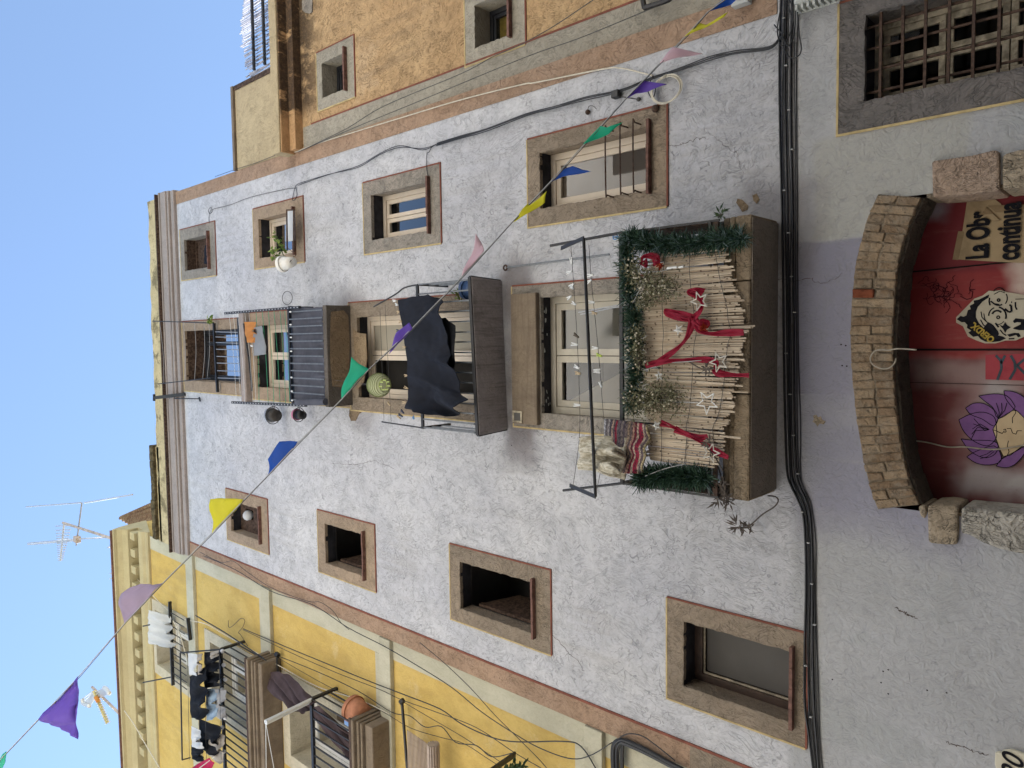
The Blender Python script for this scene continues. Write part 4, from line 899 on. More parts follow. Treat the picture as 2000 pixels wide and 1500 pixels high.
# ================================================================== ORANGE HOUSE
OW = .02
OH = thing('house', (5, .5, 0), 'orange rendered house with grey window surrounds and a sooty cornice', 'house')
ox0, ox1 = 2.37, 9.5
oo1 = (2.862,3.275,8.735,9.245); os1 = (2.738,3.41,8.595,9.345); oo2 = (2.737,3.14,6.20,6.68); os2 = (2.608,3.24,6.04,6.805)
m = MB(); wallgrid(m, ox0, ox1, 0, 9.75, OW, [oo1, oo2]); m.quad((ox0,OW,0),(ox0,6,0),(ox0,6,11.35),(ox0,OW+.05,11.35)); m.quad((ox1,OW,0),(ox1,OW,11),(ox1,6,11),(ox1,6,0)); m.quad((ox0,6,0),(ox1,6,0),(ox1,6,11.3),(ox0,6,11.3))
m.build('wall', 'orange', OH)
m = MB(); zs = [0]+[i*.5 for i in range(1, 20)]
m.box(ox0, 2.615, OW-.006, OW+.01, 0, 9.68); m.build('edge_band', 'orgrey', OH); MB().box(2.615, 2.632, OW-.009, OW+.01, 0, 9.5).build('painted_edge', 'redline', OH)
m = MB(); m.box(ox0-.02, ox1, -.085, OW+.02, 9.70, 9.835); m.box(ox0-.05, ox1, -.19, OW+.02, 9.838, 9.86); m.build('cornice_soffit', 'soot', OH, bevel=.006)
m = MB(); m.box(ox0-.055, ox1, -.205, OW+.2, 9.862, 10.03); m.build('cornice', 'ochre', OH, bevel=.008)
m = MB(); m.box(ox0, 3.46, .0, .2, 10.032, 11.34); m.box(3.46, ox1, .0, .2, 10.032, 10.36); m.build('parapet', 'ochre', OH, bevel=.01)
MB().box(ox0, 3.50, -.03, .25, 11.342, 11.40).build('parapet_cap', 'lintel', OH)
MB().box(3.44, 3.50, -.014, .02, 10.33, 11.33).build('parapet_end', 'oldwood', OH)
wo1 = window(OH, os1, oo1, .2, 'orgrey', yw=OW, soffit='orgrey', bottomred=True); casement(wo1, *oo1, OW+.2, .04, 'darkframe', (), (), .035)
wo2 = window(OH, os2, oo2, .2, 'orgrey', yw=OW, soffit='orgrey', bottomred=True); casement(wo2, *oo2, OW+.2, .04, 'darkframe', (), (), .035)
m = MB(); m.box(2.8, 3.1, OW+.26, OW+.27, 6.24, 6.6); m.build('blind', 'yellowink', wo2)
m = MB(); m.prism(PP([(591,-20),(592,20),(597,25),(606,27),(611,24),(612,-20)], OW), OW-.012, OW); m.build('bare_plaster', 'greysur', OH)
m = MB(); q = [P(1254,-10,-.06), P(1258,12,-.06), P(1262,14,-.06), P(1300,2,-.06), P(1310,-4,-.06)]; m.tube(smoothpath(q, 3), .02, 6); m.build('bracket_bar', 'iron', OH)
# ================================================================== opposite side of the alley, street
M['oppbase'] = plain('opposite_added_dark_base', (.16, .14, .12), .9, .2, 0, .3, 2, .3, 20)  # unseen dark ground floor, added to cut bounce light low on the facade
OP = thing('house', (0, -7, 0), 'unseen cream house opposite, mirrored in the window panes', 'house')
MB().box(-16, 16, -9, -6.3, 4.6, 13.4).build('wall', 'oppwall', OP); MB().box(-16, 16, -9, -6.25, 0, 4.598).build('added_dark_base', 'oppbase', OP)
for i in range(-3, 4):
    for k in range(4):
        x, z = i*3.0+.6, 1.2+k*3.3; m = MB(); m.box(x-.55, x+.55, -6.31, -6.2, z, z+1.9); w = m.build('window', 'oppdark', OP)
m = MB(); m.box(-16, 16, -6.5, -6.05, 13.4, 13.7); m.build('cornice', 'oppwall', OP)
m = MB(); m.box(-60, 60, -40, 40, -.2, 0); tag(m.build('street', 'ground'), 'grey street paving between the houses', 'street', kind='structure')
# ================================================================== CABLES
def cable(pts, r, mat, par=None, label=None, cat='cable', name='cable', n=5, sm=5, group=None):
    m = MB(); m.tube(smoothpath(pts, sm), r, n); o = m.build(name, mat, par, True)
    if not par: tag(o, label, cat, group)
    return o
cb = thing('cable_bundle', P(1545, 750, -.05), 'thick bundle of black cables clipped across the white wall above the doorway', 'cables')
cl = [(1540,-12),(1537,120),(1538,260),(1541,400),(1543,560),(1544,700),(1546,830),(1549,920),(1556,950),(1568,975),(1577,1005),(1581,1060),(1583,1150),(1582,1260),(1583,1370),(1589,1440),(1596,1512)]
rr = random.Random(4)
offs = [(-12,.0085,0),(-7.5,.0036,.002),(-3,.0078,0),(1.5,.0036,.006),(6,.0082,0),(11.5,.0040,.004),(15.5,.0034,0),(-5,.0028,.012)]
for k, (o, r, dy) in enumerate(offs):
    w = [rr.uniform(-.6, .6)*(1+2.2*(k in (1,3,5,6,7))) for _ in cl]; sq = [1, 1, 1, .95, .9, .9, .9, .85, .75, .7, .6, .55, .6, .7, .8, .65, .5]
    cable([P(x+o*1.2*s+q, y, -r-.004-dy) for (x, y), q, s in zip(cl, w, sq)], r, 'cable', cb)
for k, y in enumerate((36, 128, 215, 292, 372, 455, 540, 610, 690, 770, 850, 925, 1000, 1060, 1140, 1220, 1300, 1400)):
    i = max(j for j in range(len(cl)) if cl[j][1] <= y); a, b = cl[i], cl[i+1]; x = a[0]+(b[0]-a[0])*(y-a[1])/(b[1]-a[1])
    m = MB(); o = (-10, -2, 4, 11)[k % 4]*.8; q = P(x+o, y, -.018); m.box(q.x-.004, q.x+.004, -.030, -.0, q.z-.010, q.z+.010); m.build('cable_clip', 'clip', cb, bevel=.003)
for l in ([(1524,20),(1518,60),(1527,90),(1545,60),(1548,20),(1540,-5)], [(1527,70),(1540,90),(1551,60),(1540,10)], [(1556,-5),(1560,60),(1565,95),(1558,110),(1543,112),(1530,95)], [(1512,48),(1524,62),(1532,68)]): cable(PP(l, -.05), .0045, 'cable', cb)
up1 = [(1532,70),(1522,76),(1500,94),(1437,101),(1388,114),(1340,130),(1275,153),(1210,178),(1142,192),(1084,210),(1028,224),(950,253),(900,268),(852,282)]
ub = thing('cable_bundle', P(1200, 180, -.03), 'bundle of thin black cables rising along the right edge of the white wall', 'cables')
for k in range(4):
    o = (k-1.5)*1.8; cable([P(x+rr.uniform(-1,1)*1.5, y+o+rr.uniform(-1.6,1.6)*(1 if 2 < i < 12 else .3), -.016-.004*k) for i, (x, y) in enumerate(up1)], .0045, 'cable', ub)
for k in range(2):
    cable([P(x, y+k*3*math.sin(i*1.3), -.02-.006*k) for i, (x, y) in enumerate([(852,282),(825,290),(780,288-5*k),(740,303),(699,327),(640,341),(582,359)])], .0042, 'cable', ub)
cable(PP([(852,282),(843,288),(838,297),(834,300),(833,318),(834,335),(838,350)], -.015), .0035, 'cable', ub)
cable(PP([(582,359),(577,364),(574,375),(571,390),(576,390),(580,380),(578,366)], -.015), .004, 'cable', ub)
cable(PP([(578,368),(560,369),(490,385),(450,400),(418,408),(410,414),(408,426),(409,436)], -.012), .0035, 'greycable', None, 'thin grey wire running up from the window with the flower pot', 'wire', 'wire')
cable(PP([(411,405),(407,410),(409,417),(414,414),(413,406),(411,405)], -.012), .003, 'cable', ub)
wc = thing('cable', P(1300, 170, -.03), 'white cable coiled in a loop beside the lower right-hand window', 'cable')
cable(PP([(548,299),(576,297),(624,279),(780,231),(900,195),(1020,165),(1047,161),(1177,135),(1210,133),(1240,139),(1275,148)], -.02), .0065, 'creamcable', wc)
m = MB()
for k in range(4):
    c = P(1301+rr.uniform(-2,2), 174+rr.uniform(-2,2), -.03-.006*k); r_ = .098+rr.uniform(-.008,.006); m.tube([c+V(r_*math.cos(t*.3142)*(1.0), .004*math.sin(t), r_*math.sin(t*.3142)*1.25) for t in range(21)], .005, 5)
m.build('coil', 'creamcable', wc, True)
cable(PP([(1275,148),(1268,165),(1266,180),(1275,192),(1280,170),(1270,160)], -.03), .004, 'cable', None, 'short loose black wire loop beside the white cable coil', 'wire', 'wire')
for l, lab in (([(582,297),(675,252),(750,207),(900,144),(960,112),(1015,88),(1080,52),(1158,0),(1180,-15)], 'thin dark wire crossing the orange wall below its windows'), ([(582,297),(700,246),(810,201),(1020,114),(1130,75),(1240,30),(1330,-8)], 'thin dark wire along the grey edge band of the orange house')):
    cable(PP(l, -.03), .004, 'greycable', None, lab, 'wire', 'wire')
cable(PP([(420,345),(462,330),(500,318),(545,300)], -.02), .0035, 'cable', None, 'dark wire along the right corner of the white roof edge', 'wire', 'wire')
YWIRES = [([(398,1086),(460,1113),(530,1155),(610,1181),(680,1226),(750,1262),(810,1297),(880,1341),(940,1390),(1000,1430),(1050,1459),(1110,1481),(1150,1477),(1196,1450)], .005, 'dark wire along the right grey edge of the yellow wall, sagging at its foot'),
 ([(390,1078),(430,1098),(455,1096),(480,1115),(530,1148),(600,1174),(625,1176),(650,1193),(665,1215),(682,1230)], .0035, 'wavy thin wire beside the red-lined corner of the white house'),
 ([(475,1228),(560,1264),(640,1297),(720,1330),(790,1357),(860,1385),(900,1413),(960,1440),(1010,1449),(1100,1448),(1135,1458),(1165,1503)], .006, 'black cable bending down at the lower grey pilaster of the yellow house'),
 ([(475,1230),(560,1271),(650,1311),(740,1346),(785,1367),(850,1390),(930,1421),(1005,1470),(1062,1503)], .004, 'thin wire passing the insulator post on the yellow wall'),
 ([(786,1370),(840,1402),(905,1440),(950,1470),(1000,1503)], .0035, 'thin wire from the insulator post down to the green leaves'),
 ([(540,1280),(620,1312),(700,1350),(765,1391),(800,1398),(830,1420),(862,1419),(890,1450),(930,1456),(960,1478),(1000,1471)], .005, 'wavy black wire from the upper balcony corner past the reed roll'),
 ([(540,1283),(640,1340),(740,1386),(800,1421),(860,1440),(905,1452),(950,1480),(985,1503)], .0035, 'lowest thin wire running under the upper balcony corner'),
 ([(220,1052),(243,1100),(276,1139),(340,1201),(400,1218),(440,1240),(545,1300),(620,1341),(700,1366),(760,1394)], .006, 'cream cable hanging from the roof past the yellow balconies'),
 ([(382,1202),(440,1236),(482,1264),(520,1290)], .009, 'black rod-like wire from the string course to the upper balcony'),
 ([(820,1255),(870,1297),(920,1345),(965,1395),(1010,1440),(1050,1480),(1070,1503)], .004, 'wire crossing diagonally in front of the lower yellow panel'),
 ([(338,1212),(350,1235),(362,1275),(375,1320)], .008, 'pale rope hanging from the top yellow window rail')]
for l, r_, lab in YWIRES: cable(PP(l, -.045 if r_ < .008 else -.2), r_, 'creamcable' if ('cream' in lab or 'pale' in lab) else 'cable', None, lab, 'wire', 'wire')
cable(PP([(243,1388),(262,1415),(285,1455),(312,1500)], -.5), .008, 'creamcable', None, 'pale cord hanging over the dentilled cornice near the white roof aerial', 'cord', 'cord')
cable(PP([(446,1212),(447,1225),(455,1222),(470,1208),(478,1212),(474,1225),(466,1235),(470,1240),(484,1262)], -.01), .004, 'cable', None, 'small tangled wire loop on the yellow wall above the upper balcony', 'wire', 'wire')
ck = thing('cable_bundle', P(1205, 1450, -.04), 'thick black cables turning the corner at the foot of the yellow wall', 'cables')
for k in range(5):
    o = k*3.0; cable(PP([(1196+o,1505),(1195+o,1470+o*.4),(1198+o*.9,1452+o*.7),(1208+o*.5,1444+o*.7),(1222,1445+o*.8),(1260,1462+o*.8),(1300,1484+o*.7),(1335,1502+o*.6)], -.04-.01*(k % 2)), .012, 'cable', ck)
for k in range(2): cable(PP([(1214+3*k,1448),(1213+3*k,1475),(1213+3*k,1505)], -.03), .012, 'cable', ck)
cable(PP([(1206,1446),(1216,1437),(1232,1433),(1255,1438),(1280,1455),(1305,1475),(1318,1486)], -.05), .005, 'cable', ck)
cable(PP([(1790,683),(1755,681),(1735,684),(1722,683),(1708,686),(1700,700),(1705,712),(1722,720),(1738,718),(1748,708),(1750,700)], -.05), .0048, 'dustycable', None, 'pale cable looped over the brick arch of the doorway', 'cable', 'cable')
cable(PP([(1783,861),(1810,864),(1850,873),(1885,873),(1920,877),(1955,877),(2010,868)], DY-.015), .005, 'dustycable', None, 'pale cable stretched across the lotus face on the door', 'cable', 'cable')
# junction boxes at the right-hand edge
jb = thing('junction_box', P(1452, 5, -.05), 'small pale grey electrical box on the brown edge band', 'electrical box')
a, b = P(1436, 20, 0), P(1470, 12, 0); MB().box(a.x, a.x+.3, -.07, .0, b.z, a.z).build('body', 'plasticgrey', jb, bevel=.008)
MB().box(a.x+.03, a.x+.1, -.078, -.072, b.z+.05, a.z-.04).build('cover', 'clip', jb, bevel=.003)
jb = thing('junction_box', P(1600, 5, -.05), 'large ribbed pale grey cable box beside the black cable bundle', 'electrical box')
a, b = P(1560, 20, 0), P(1640, -4, 0); MB().box(a.x, a.x+.35, -.10, .0, b.z, a.z).build('body', 'plasticgrey', jb, bevel=.02)
m = MB()
for i in range(7): z = b.z+(a.z-b.z)*(i+.5)/7; m.box(a.x-.03, a.x+.0, -.09, -.02, z-.008, z+.008)
m.build('rib', 'plasticgrey', jb); MB().box(a.x-.03, a.x+.36, -.02, .0, b.z-.01, a.z+.01).build('back_plate', 'plasticgrey', jb, bevel=.005)
cc = thing('cable_clamp', P(1208, 186, -.03), 'small black cable clamp on the wall below the right-hand wires', 'clamp')
q = P(1208, 186, 0); MB().box(q.x-.03, q.x+.03, -.06, 0, q.z-.035, q.z+.035).build('body', 'iron', cc, bevel=.008); m = MB(); m.tube([P(1214,189,-.03), P(1240,193,-.03), P(1247,194,-.01)], .005, 5); m.ball(P(1247,194,-.02), .018); m.build('tail', 'greycable', cc)
hk = thing('wall_hook', P(1148, 218, -.02), 'small iron wall hook with a curl of wire', 'hook'); m = MB(); m.ball(P(1148,219,-.02), .022); m.build('boss', 'rust', hk); m = MB(); m.tube(smoothpath(PP([(1148,217),(1150,208),(1158,207),(1165,213)], -.02)), .003, 4); m.build('wire', 'greycable', hk)
m = MB(); m.ball(P(1280,212,-.02), .03); tag(m.build('cable_grommet', 'rust'), 'round dark cable outlet on the brown surround under the white coil', 'grommet')
ir = thing('iron_rod', P(1090, 510, -.03), 'slim iron rod with an eye fixed to the white wall beside the lowest balcony', 'rod')
m = MB(); m.tube([P(988,523,-.03), P(1190,497,-.03)], .009, 6); m.build('rod', 'steel', ir); m = MB(); c = P(987,523,-.03); m.tube([c+V(.022*math.cos(t*.5236),0,.022*math.sin(t*.5236)) for t in range(13)], .009, 6); m.build('eye', 'rust', ir)
m = MB(); c = P(561,582,-.03); m.tube([c+V(.085*math.cos(t*.2618), 0, .12*math.sin(t*.2618)) for t in range(25)], .004, 4); tag(m.build('wire_ring', 'greycable'), 'thin wire ring hanging on the white wall beside the cloth-covered balcony', 'ring')
# ================================================================== BUNTING
bA, bB = P(1420, 3, -.55), P(5, 1479, -3.6)
def bat(x, y):          # point of the cord seen next to a measured point
    lo_, hi = 0., 1.
    def pj(p):
        d = p-CAM; return 1000-FPX*d.dot(up)/d.dot(fw), 1500-(750+FPX*d.dot(rt)/d.dot(fw))
    for _ in range(40):
        md = (lo_+hi)/2; q = pj(bA.lerp(bB, md))
        if q[1]-q[0] < y-x: lo_ = md
        else: hi = md
    return bA.lerp(bB, lo_)
BU = thing('bunting', bA.lerp(bB, .5), 'string of coloured triangular pennants stretched across the alley', 'bunting')
cordp = [(1440,-18),(1382,24),(1337,73),(1288,124),(1222,193),(1140,283),(1078,352),(1000,434),(903,540),(806,640),(720,722),(667,780),(585,862),(522,930),(478,975),(415,1040),(315,1142),(243,1218),(155,1320),(75,1405),(5,1479),(-20,1505)]
def dirt(m): return m
cp = [P(x, y, bat(x, y).y) for x, y in cordp]
ex = (cp[0]-cp[1])*4; 
m = MB(); m.tube(cp, .0036, 5); m.build('cord', 'clip', BU)
cp2 = [p+V(.0,0,-.014+.008*math.sin(i*2)) for i, p in enumerate(cp)]; m = MB(); m.tube(cp2, .0026, 5); m.build('cord', 'greycable', BU)
FL = [('fblue',[(1384,22),(1424,-16),(1448,-10),(1425,8)]),('fyellow',[(1338,72),(1366,44),(1378,48),(1422,24),(1416,34),(1370,58)]),('fpink',[(1288,124),(1316,93),(1345,99),(1371,104),(1330,112)]),('fpurple',[(1222,193),(1256,157),(1275,160),(1302,164),(1262,178),(1240,182)]),('fgreen',[(1140,283),(1173,246),(1188,250),(1218,239),(1190,262),(1160,274)]),('fblue',[(1076,354),(1100,330),(1118,324),(1136,331),(1156,335),(1128,341),(1100,345)]),('fyellow',[(1000,434),(1034,398),(1036,402),(1070,374),(1065,396),(1035,415)]),('fpink',[(903,540),(932,456),(940,475),(946,490),(938,502)]),('fpurple',[(755,692),(778,650),(799,630),(803,634),(807,641),(790,660)]),('fgreen',[(667,780),(673,740),(688,697),(700,710),(720,722)]),('fblue',[(522,930),(523,897),(548,862),(566,861),(586,862)]),('fyellow',[(415,1041),(412,975),(426,973),(440,976),(455,973),(479,975)]),('flilac',[(243,1218),(231,1182),(236,1160),(255,1147),(276,1140),(298,1142),(318,1139)]),('fpurple',[(75,1405),(155,1320),(150,1347),(150,1372),(154,1392),(147,1412),(152,1444),(112,1423)]),('fgreen',[(-8,1492),(13,1467),(13,1484),(6,1500),(-15,1503)])]
NM = dict(fblue='blue', fyellow='yellow', fpink='pale pink', fpurple='purple', fgreen='green', flilac='lilac', fmagenta='magenta')
def pennant(key, pts, par, yfun, i, amp=.012):
    v = []; ys = [yfun(x, y) for x, y in pts]
    bm = bmesh.new(); y0 = sum(ys)/len(ys)
    tilt = -.25
    vs = [bm.verts.new(P(x, y, yy)) for (x, y), yy in zip(pts, ys)]; bm.faces.new(vs)
    bmesh.ops.triangulate(bm, faces=bm.faces[:]); bmesh.ops.subdivide_edges(bm, edges=bm.edges[:], cuts=5, use_grid_fill=True); bmesh.ops.triangulate(bm, faces=bm.faces[:])
    m = MB(); bm.verts.index_update(); P0 = vs[0].co.copy() if vs[0].is_valid else V(0,0,0)
    m.v = [q.co+V(0, amp*math.sin(26*q.co.x+9*q.co.z+i)+amp*.6*math.sin(31*q.co.z-11*q.co.x+2*i), 0) for q in bm.verts]; m.f = [[q.index for q in f.verts] for f in bm.faces]; m.mi = [0]*len(m.f); bm.free()
    o = m.build('pennant', key, par, True, .0015); o['label'] = NM[key]+' plastic pennant'; return o
for i, (k, l) in enumerate(FL): pennant(k, l, BU, lambda x, y: bat(x, y).y, i)
B2 = thing('bunting', P(390, 1490, -.9), 'magenta pennant in front of the laundry on the yellow house', 'pennant'); pennant('fmagenta', [(366,1506),(385,1492),(411,1479),(419,1490),(404,1512)], B2, lambda x, y: -.9, 3); m = MB(); m.tube([P(419,1478,-.9), P(350,1530,-.9)], .006, 5); m.build('cord', 'creamcable', B2)
# ================================================================== REED BALCONY DRESSING
SY = -.455
topR = [(1275,492),(1262,540),(1257,600),(1258,690),(1258,760),(1262,830),(1266,905)]
botR = [(1414,488),(1419,496),(1432,552),(1443,588),(1447,600),(1449,625),(1458,650),(1448,670),(1446,690),(1442,720),(1440,745),(1436,770),(1430,800),(1422,822),(1412,835),(1416,858),(1409,885),(1405,905)]
SCR = thing('reed_screen', P(1400, 700, SY), 'split cane screen tied to the front of the lowest balcony rail', 'screen')
m = MB(); rr = random.Random(31); xR, xL = P(1340, 489, SY).x, P(1340, 906, SY).x; NC = 134
def zat(poly, x):
    q = sorted(((P(a, b, SY)) for a, b in poly), key=lambda p: p.x)
    for a, b in zip(q, q[1:]):
        if a.x <= x <= b.x: return a.z+(b.z-a.z)*(x-a.x)/max(1e-6, b.x-a.x)
    return q[0].z if x < q[0].x else q[-1].z
drop = {28:.10, 48:-.05, 49:-.06, 86:-.08, 87:.05, 114:-.12, 120:-.06, 69:.1}
for i in range(NC):
    x = xR+(xL-xR)*(i+.5)/NC; zb_ = zat(botR, x)+rr.gauss(0, .016)+drop.get(i, 0); zt_ = zat(topR, x)+rr.gauss(0, .012); w = .0066*rr.uniform(.75, 1.2)
    if rr.random() < .04: zt_ -= .12
    y = SY+rr.uniform(-.004, .004); lean = rr.gauss(0, .006); k = 5
    m.tube([(x+lean*(1-t)+.002*math.sin(5*t+i), y+.03*math.sin(2.2*t)*0+.012*math.sin(1.5*(1-t)+i*.02), zb_+(zt_-zb_)*t) for t in [j/k for j in range(k+1)]], w, 5)
m.build('canes', 'cane', SCR)
m = MB()
for f in (.12, .45, .78): m.tube([(x, SY-.014, zat(topR, x)*f+zat(botR, x)*(1-f)) for x in [xR+(xL-xR)*i/40 for i in range(41)]], .0022, 4)
m.build('binding_wire', 'greycable', SCR)
# dark reed infill at both ends of the balcony
for nm, X, lab in (('reed_screen', rb-.01, 'dark reed matting on the short right end of the lowest balcony'), ('reed_screen', ra+.012, 'dark reed matting on the short left end of the lowest balcony')):
    m = MB()
    for i in range(26): y = -.40+.38*i/25; m.tube([(X, y, 3.99+rr.uniform(-.01,.02)), (X, y+rr.gauss(0,.006), 4.70+rr.uniform(-.02,.02))], .0055, 4)
    tag(m.build(nm, 'oldwood'), lab, 'screen')
def garland(path, r, n, lab, seed, pale=.12, Y=None, ln=.062):
    g = thing('garland', path[len(path)//2], lab, 'garland'); rr = random.Random(seed); m = MB(); mp = MB()
    pth = smoothpath(path, 5); w = MB(); w.tube(pth, .006, 5); w.build('wire', 'darkleaf', g)
    for _ in range(n):
        t = rr.random(); c = polyat(pth, t); q = mp if (math.sin(t*37+seed)+rr.gauss(0, .5) > 1.5-pale*3) else m
        d = V(rr.gauss(0,1), rr.gauss(0,1), rr.gauss(0,1)).normalized(); o = c+V(d.x*r, d.y*.04, d.z*r)*rr.uniform(0,.9); d = (d+V(rr.gauss(0,.4),rr.gauss(0,.4),rr.gauss(0,.4))).normalized(); l = ln*rr.uniform(.6,1.3)
        s = d.cross(V(rr.gauss(0,1),rr.gauss(0,1),rr.gauss(0,1))).normalized()*.0035
        q.add([o-s, o+s, o+d*l+s*.4, o+d*l-s*.4], [(0,1,2,3)])
    m.build('needles', 'fir', g)
    if mp.v: mp.build('frosted_needles', 'firpale', g)
gy = -.46
garland([P(1222,468,gy), P(1225,500,gy), P(1228,560,gy), P(1238,620,gy), P(1238,680,gy), P(1240,740,gy), P(1234,800,gy)], .062, 3600, 'green tinsel garland wound along the top rail of the reed balcony', 1, .15)
garland([P(1226,462,gy+.02), P(1265,474,gy), P(1310,478,gy), P(1350,477,gy), P(1400,470,gy), P(1452,465,gy)], .064, 4200, 'bushy green garland hanging down the right edge of the reed screen', 2, .22)
garland([P(1245,935,gy), P(1285,930,gy), P(1330,931,gy), P(1378,932,gy)], .072, 4200, 'short green garland filling the left corner of the reed balcony', 3, .05)
def sprig(path, r, n, lab, seed, berries=14):
    g = thing('dried_sprig', path[len(path)//2], lab, 'dried plant'); rr = random.Random(seed); m = MB(); st = MB(); be = MB(); pth = smoothpath(path, 5)
    for k in range(9):
        o = V(rr.gauss(0,1)*r*.45, rr.uniform(-.04,.02), rr.gauss(0,1)*r*.4); st.tube([p+o*(i/len(pth)) for i, p in enumerate(pth)], .0025, 4)
    for _ in range(n):
        t = rr.random(); c = polyat(pth, t)+V(rr.gauss(0,1)*r, -abs(rr.gauss(0,.03)), rr.gauss(0,1)*r*.8)
        d = V(rr.gauss(0,1), rr.gauss(0,.6), rr.gauss(0,1)).normalized(); l = rr.uniform(.018,.038); s = d.cross(V(rr.gauss(0,1),rr.gauss(0,1),rr.gauss(0,1))).normalized()*.0055
        m.add([c, c+d*l*.5+s, c+d*l, c+d*l*.5-s], [(0,1,2,3)])
    for _ in range(berries): c = polyat(pth, rr.random())+V(rr.gauss(0,1)*r*.8, -.05-.02*rr.random(), rr.gauss(0,1)*r*.7); be.ball(c, .0075, 6, 4)
    st.build('stem', 'dryleaf', g); m.build('leaves', 'sprig', g); be.build('berries', 'berry', g) if be.v else None
ky = -.50
sprig([P(1236,522,ky), P(1258,548,ky), P(1285,560,ky), P(1318,563,ky)], .05, 900, 'olive-grey dried sprig with pale berries near the right corner of the reed screen', 1, 26)
sprig([P(1246,640,ky), P(1250,690,ky), P(1252,720,ky)], .035, 420, 'dried olive-grey foliage in the middle of the balcony rail garland', 2, 10)
sprig([P(1240,788,ky), P(1268,780,ky), P(1296,776,ky), P(1326,778,ky)], .065, 1150, 'large grey dried sprig hanging left of centre on the reed screen', 3, 16)
sprig([P(1250,592,ky), P(1262,590,ky), P(1275,586,ky)], .025, 200, 'small dried sprig without berries at the right of the rail', 4, 0)
def ribbon(paths, lab, Y=-.5, seed=0, w=.052):
    g = thing('ribbon', P(*paths[0][0], Y), lab, 'ribbon'); rr = random.Random(seed)
    for l in paths:
        q = smoothpath([P(x, y, Y-.012*math.sin(i*1.7)) for i, (x, y) in enumerate(l)], 7); m = MB(); n = len(q)
        for i, p in enumerate(q):
            d = (q[min(n-1, i+1)]-q[max(0, i-1)]).normalized(); s = V(-d.z, .0, d.x); tw = .5+.5*abs(math.cos(i*.16+seed)); s = V(s.x*tw, .22*math.sin(i*.16+seed), s.z*tw).normalized()*w*.5*(.72+.28*math.sin(i*.3+seed)); q5 = .0035+.002*math.sin(i*.9)
            m.v += [p-s, p-s*.5+V(0,-q5,0), p+V(0,q5,0), p+s*.45+V(0,-q5,0), p+s+V(0,rr.uniform(-.002,.002),0)]
        for i in range(n-1):
            for k in range(4): a = i*5+k; m.f.append([a, a+1, a+6, a+5]); m.mi.append(0)
        m.build('strand', 'ribbon', g, False, .001)
ribbon([[(1355,621),(1330,612),(1303,606),(1303,612),(1330,622),(1355,628)],[(1355,621),(1368,606),(1372,592),(1362,577),(1346,570),(1358,565),(1375,570)],[(1354,621),(1364,632),(1376,640),(1380,632),(1366,628)],[(1356,622),(1366,645),(1390,652),(1420,650),(1453,649)],[(1354,622),(1345,652),(1330,674),(1305,694),(1282,708),(1260,714)],[(1262,713),(1300,706),(1340,703),(1380,703),(1400,709),(1392,722)],[(1356,618),(1350,624),(1354,630),(1360,624)]], 'long red ribbon tied in a bow in the middle of the reed screen', -.5, 1)
ribbon([[(1392,720),(1405,729),(1430,732),(1463,733)]], 'short flat red ribbon end hanging below the reed screen', -.5, 6)
ribbon([[(1290,826),(1312,833),(1338,846),(1365,855),(1382,851)],[(1318,838),(1350,853),(1378,868),(1400,882),(1423,894)]], 'twisted red ribbon hanging left of the striped rag rug', -.5, 2)
ribbon([[(1252,512),(1256,502),(1272,500),(1284,503),(1286,512),(1275,514)],[(1252,512),(1262,520),(1258,508)]], 'small red ribbon loop by the right-hand end of the garland', -.5, 3)
m = MB(); rr = random.Random(8); c0 = P(1375,641,-.515); blades(m, c0, 40, .03, .014, rr, .008); tag(m.build('artificial_flower', 'redflower'), 'small orange-red flower tucked behind the ribbon bow', 'flower')
m = MB(); blades(m, P(1289,519,-.515), 30, .026, .014, rr, .007); tag(m.build('artificial_flower', 'redflower'), 'small orange-red flower hanging below the right-hand ribbon loop', 'flower')
def star(x, y, r, lab, solid, rot=90, Y=-.515, mat=None):
    c = P(x, y, Y); o = [c+V(math.cos(rad(rot+36*k))*(r if k % 2 == 0 else r*.42), 0, math.sin(rad(rot+36*k))*(r if k % 2 == 0 else r*.42)) for k in range(10)]; m = MB()
    if solid:
        m.add([c+V(0,-.018,0), c+V(0,.012,0)]+o, [(0, 2+k, 2+(k+1) % 10) for k in range(10)]+[(1, 2+(k+1) % 10, 2+k) for k in range(10)])
    else:
        for k in range(10): m.tube([o[k], o[(k+1) % 10]], .0042, 6)
        for k in range(10): m.ball(o[k], .0048, 6, 4)
    ob = m.build('star_ornament', mat or ('starwhite' if solid else 'starglass')); tag(ob, lab, 'star', 'star ornaments on the reed screen'); return ob
star(1325,644,.042,'small solid white star just below the ribbon bow', True, 100)
star(1287,734,.040,'small solid white star above the large grey sprig', True, 80)
star(1282,831,.040,'small solid white star beside the striped rag rug', True, 95)
star(1381,786,.078,'large pale outlined star in the clear left part of the reed screen', False, 178, mat='starwhite')
star(1388,884,.066,'large pale outlined star over the end of the twisted left ribbon', False, 200)
star(1404,707,.066,'clear outlined star half over the reed edge near the ribbon end', False, 165)
star(1366,588,.064,'clear outlined star wrapped in the ribbon loop right of the bow', False, 20)
m = MB(); rr = random.Random(3)
for p, q in (((1240,590),(1130,610)),((1242,592),(1134,614))): m.tube([P(*p, -.45), P(*q, -.3)], .0045, 5)
tag(m.build('loop_string', 'clip'), 'white looped string running from the washing line to the rail garland', 'string')
lt = thing('light_string', P(1300, 520, -.5), 'thin pale string of clear festoon lights over the garland and canes', 'light string')
for l in ([(1236,592),(1252,560),(1262,535),(1290,530),(1310,525),(1345,520)],[(1262,722),(1300,710),(1345,706),(1370,704)],[(1255,786),(1300,785),(1350,786),(1365,786)],[(1340,906),(1300,915),(1260,930)]): cable(PP(l, -.51), .0028, 'clip', lt, name='wire')
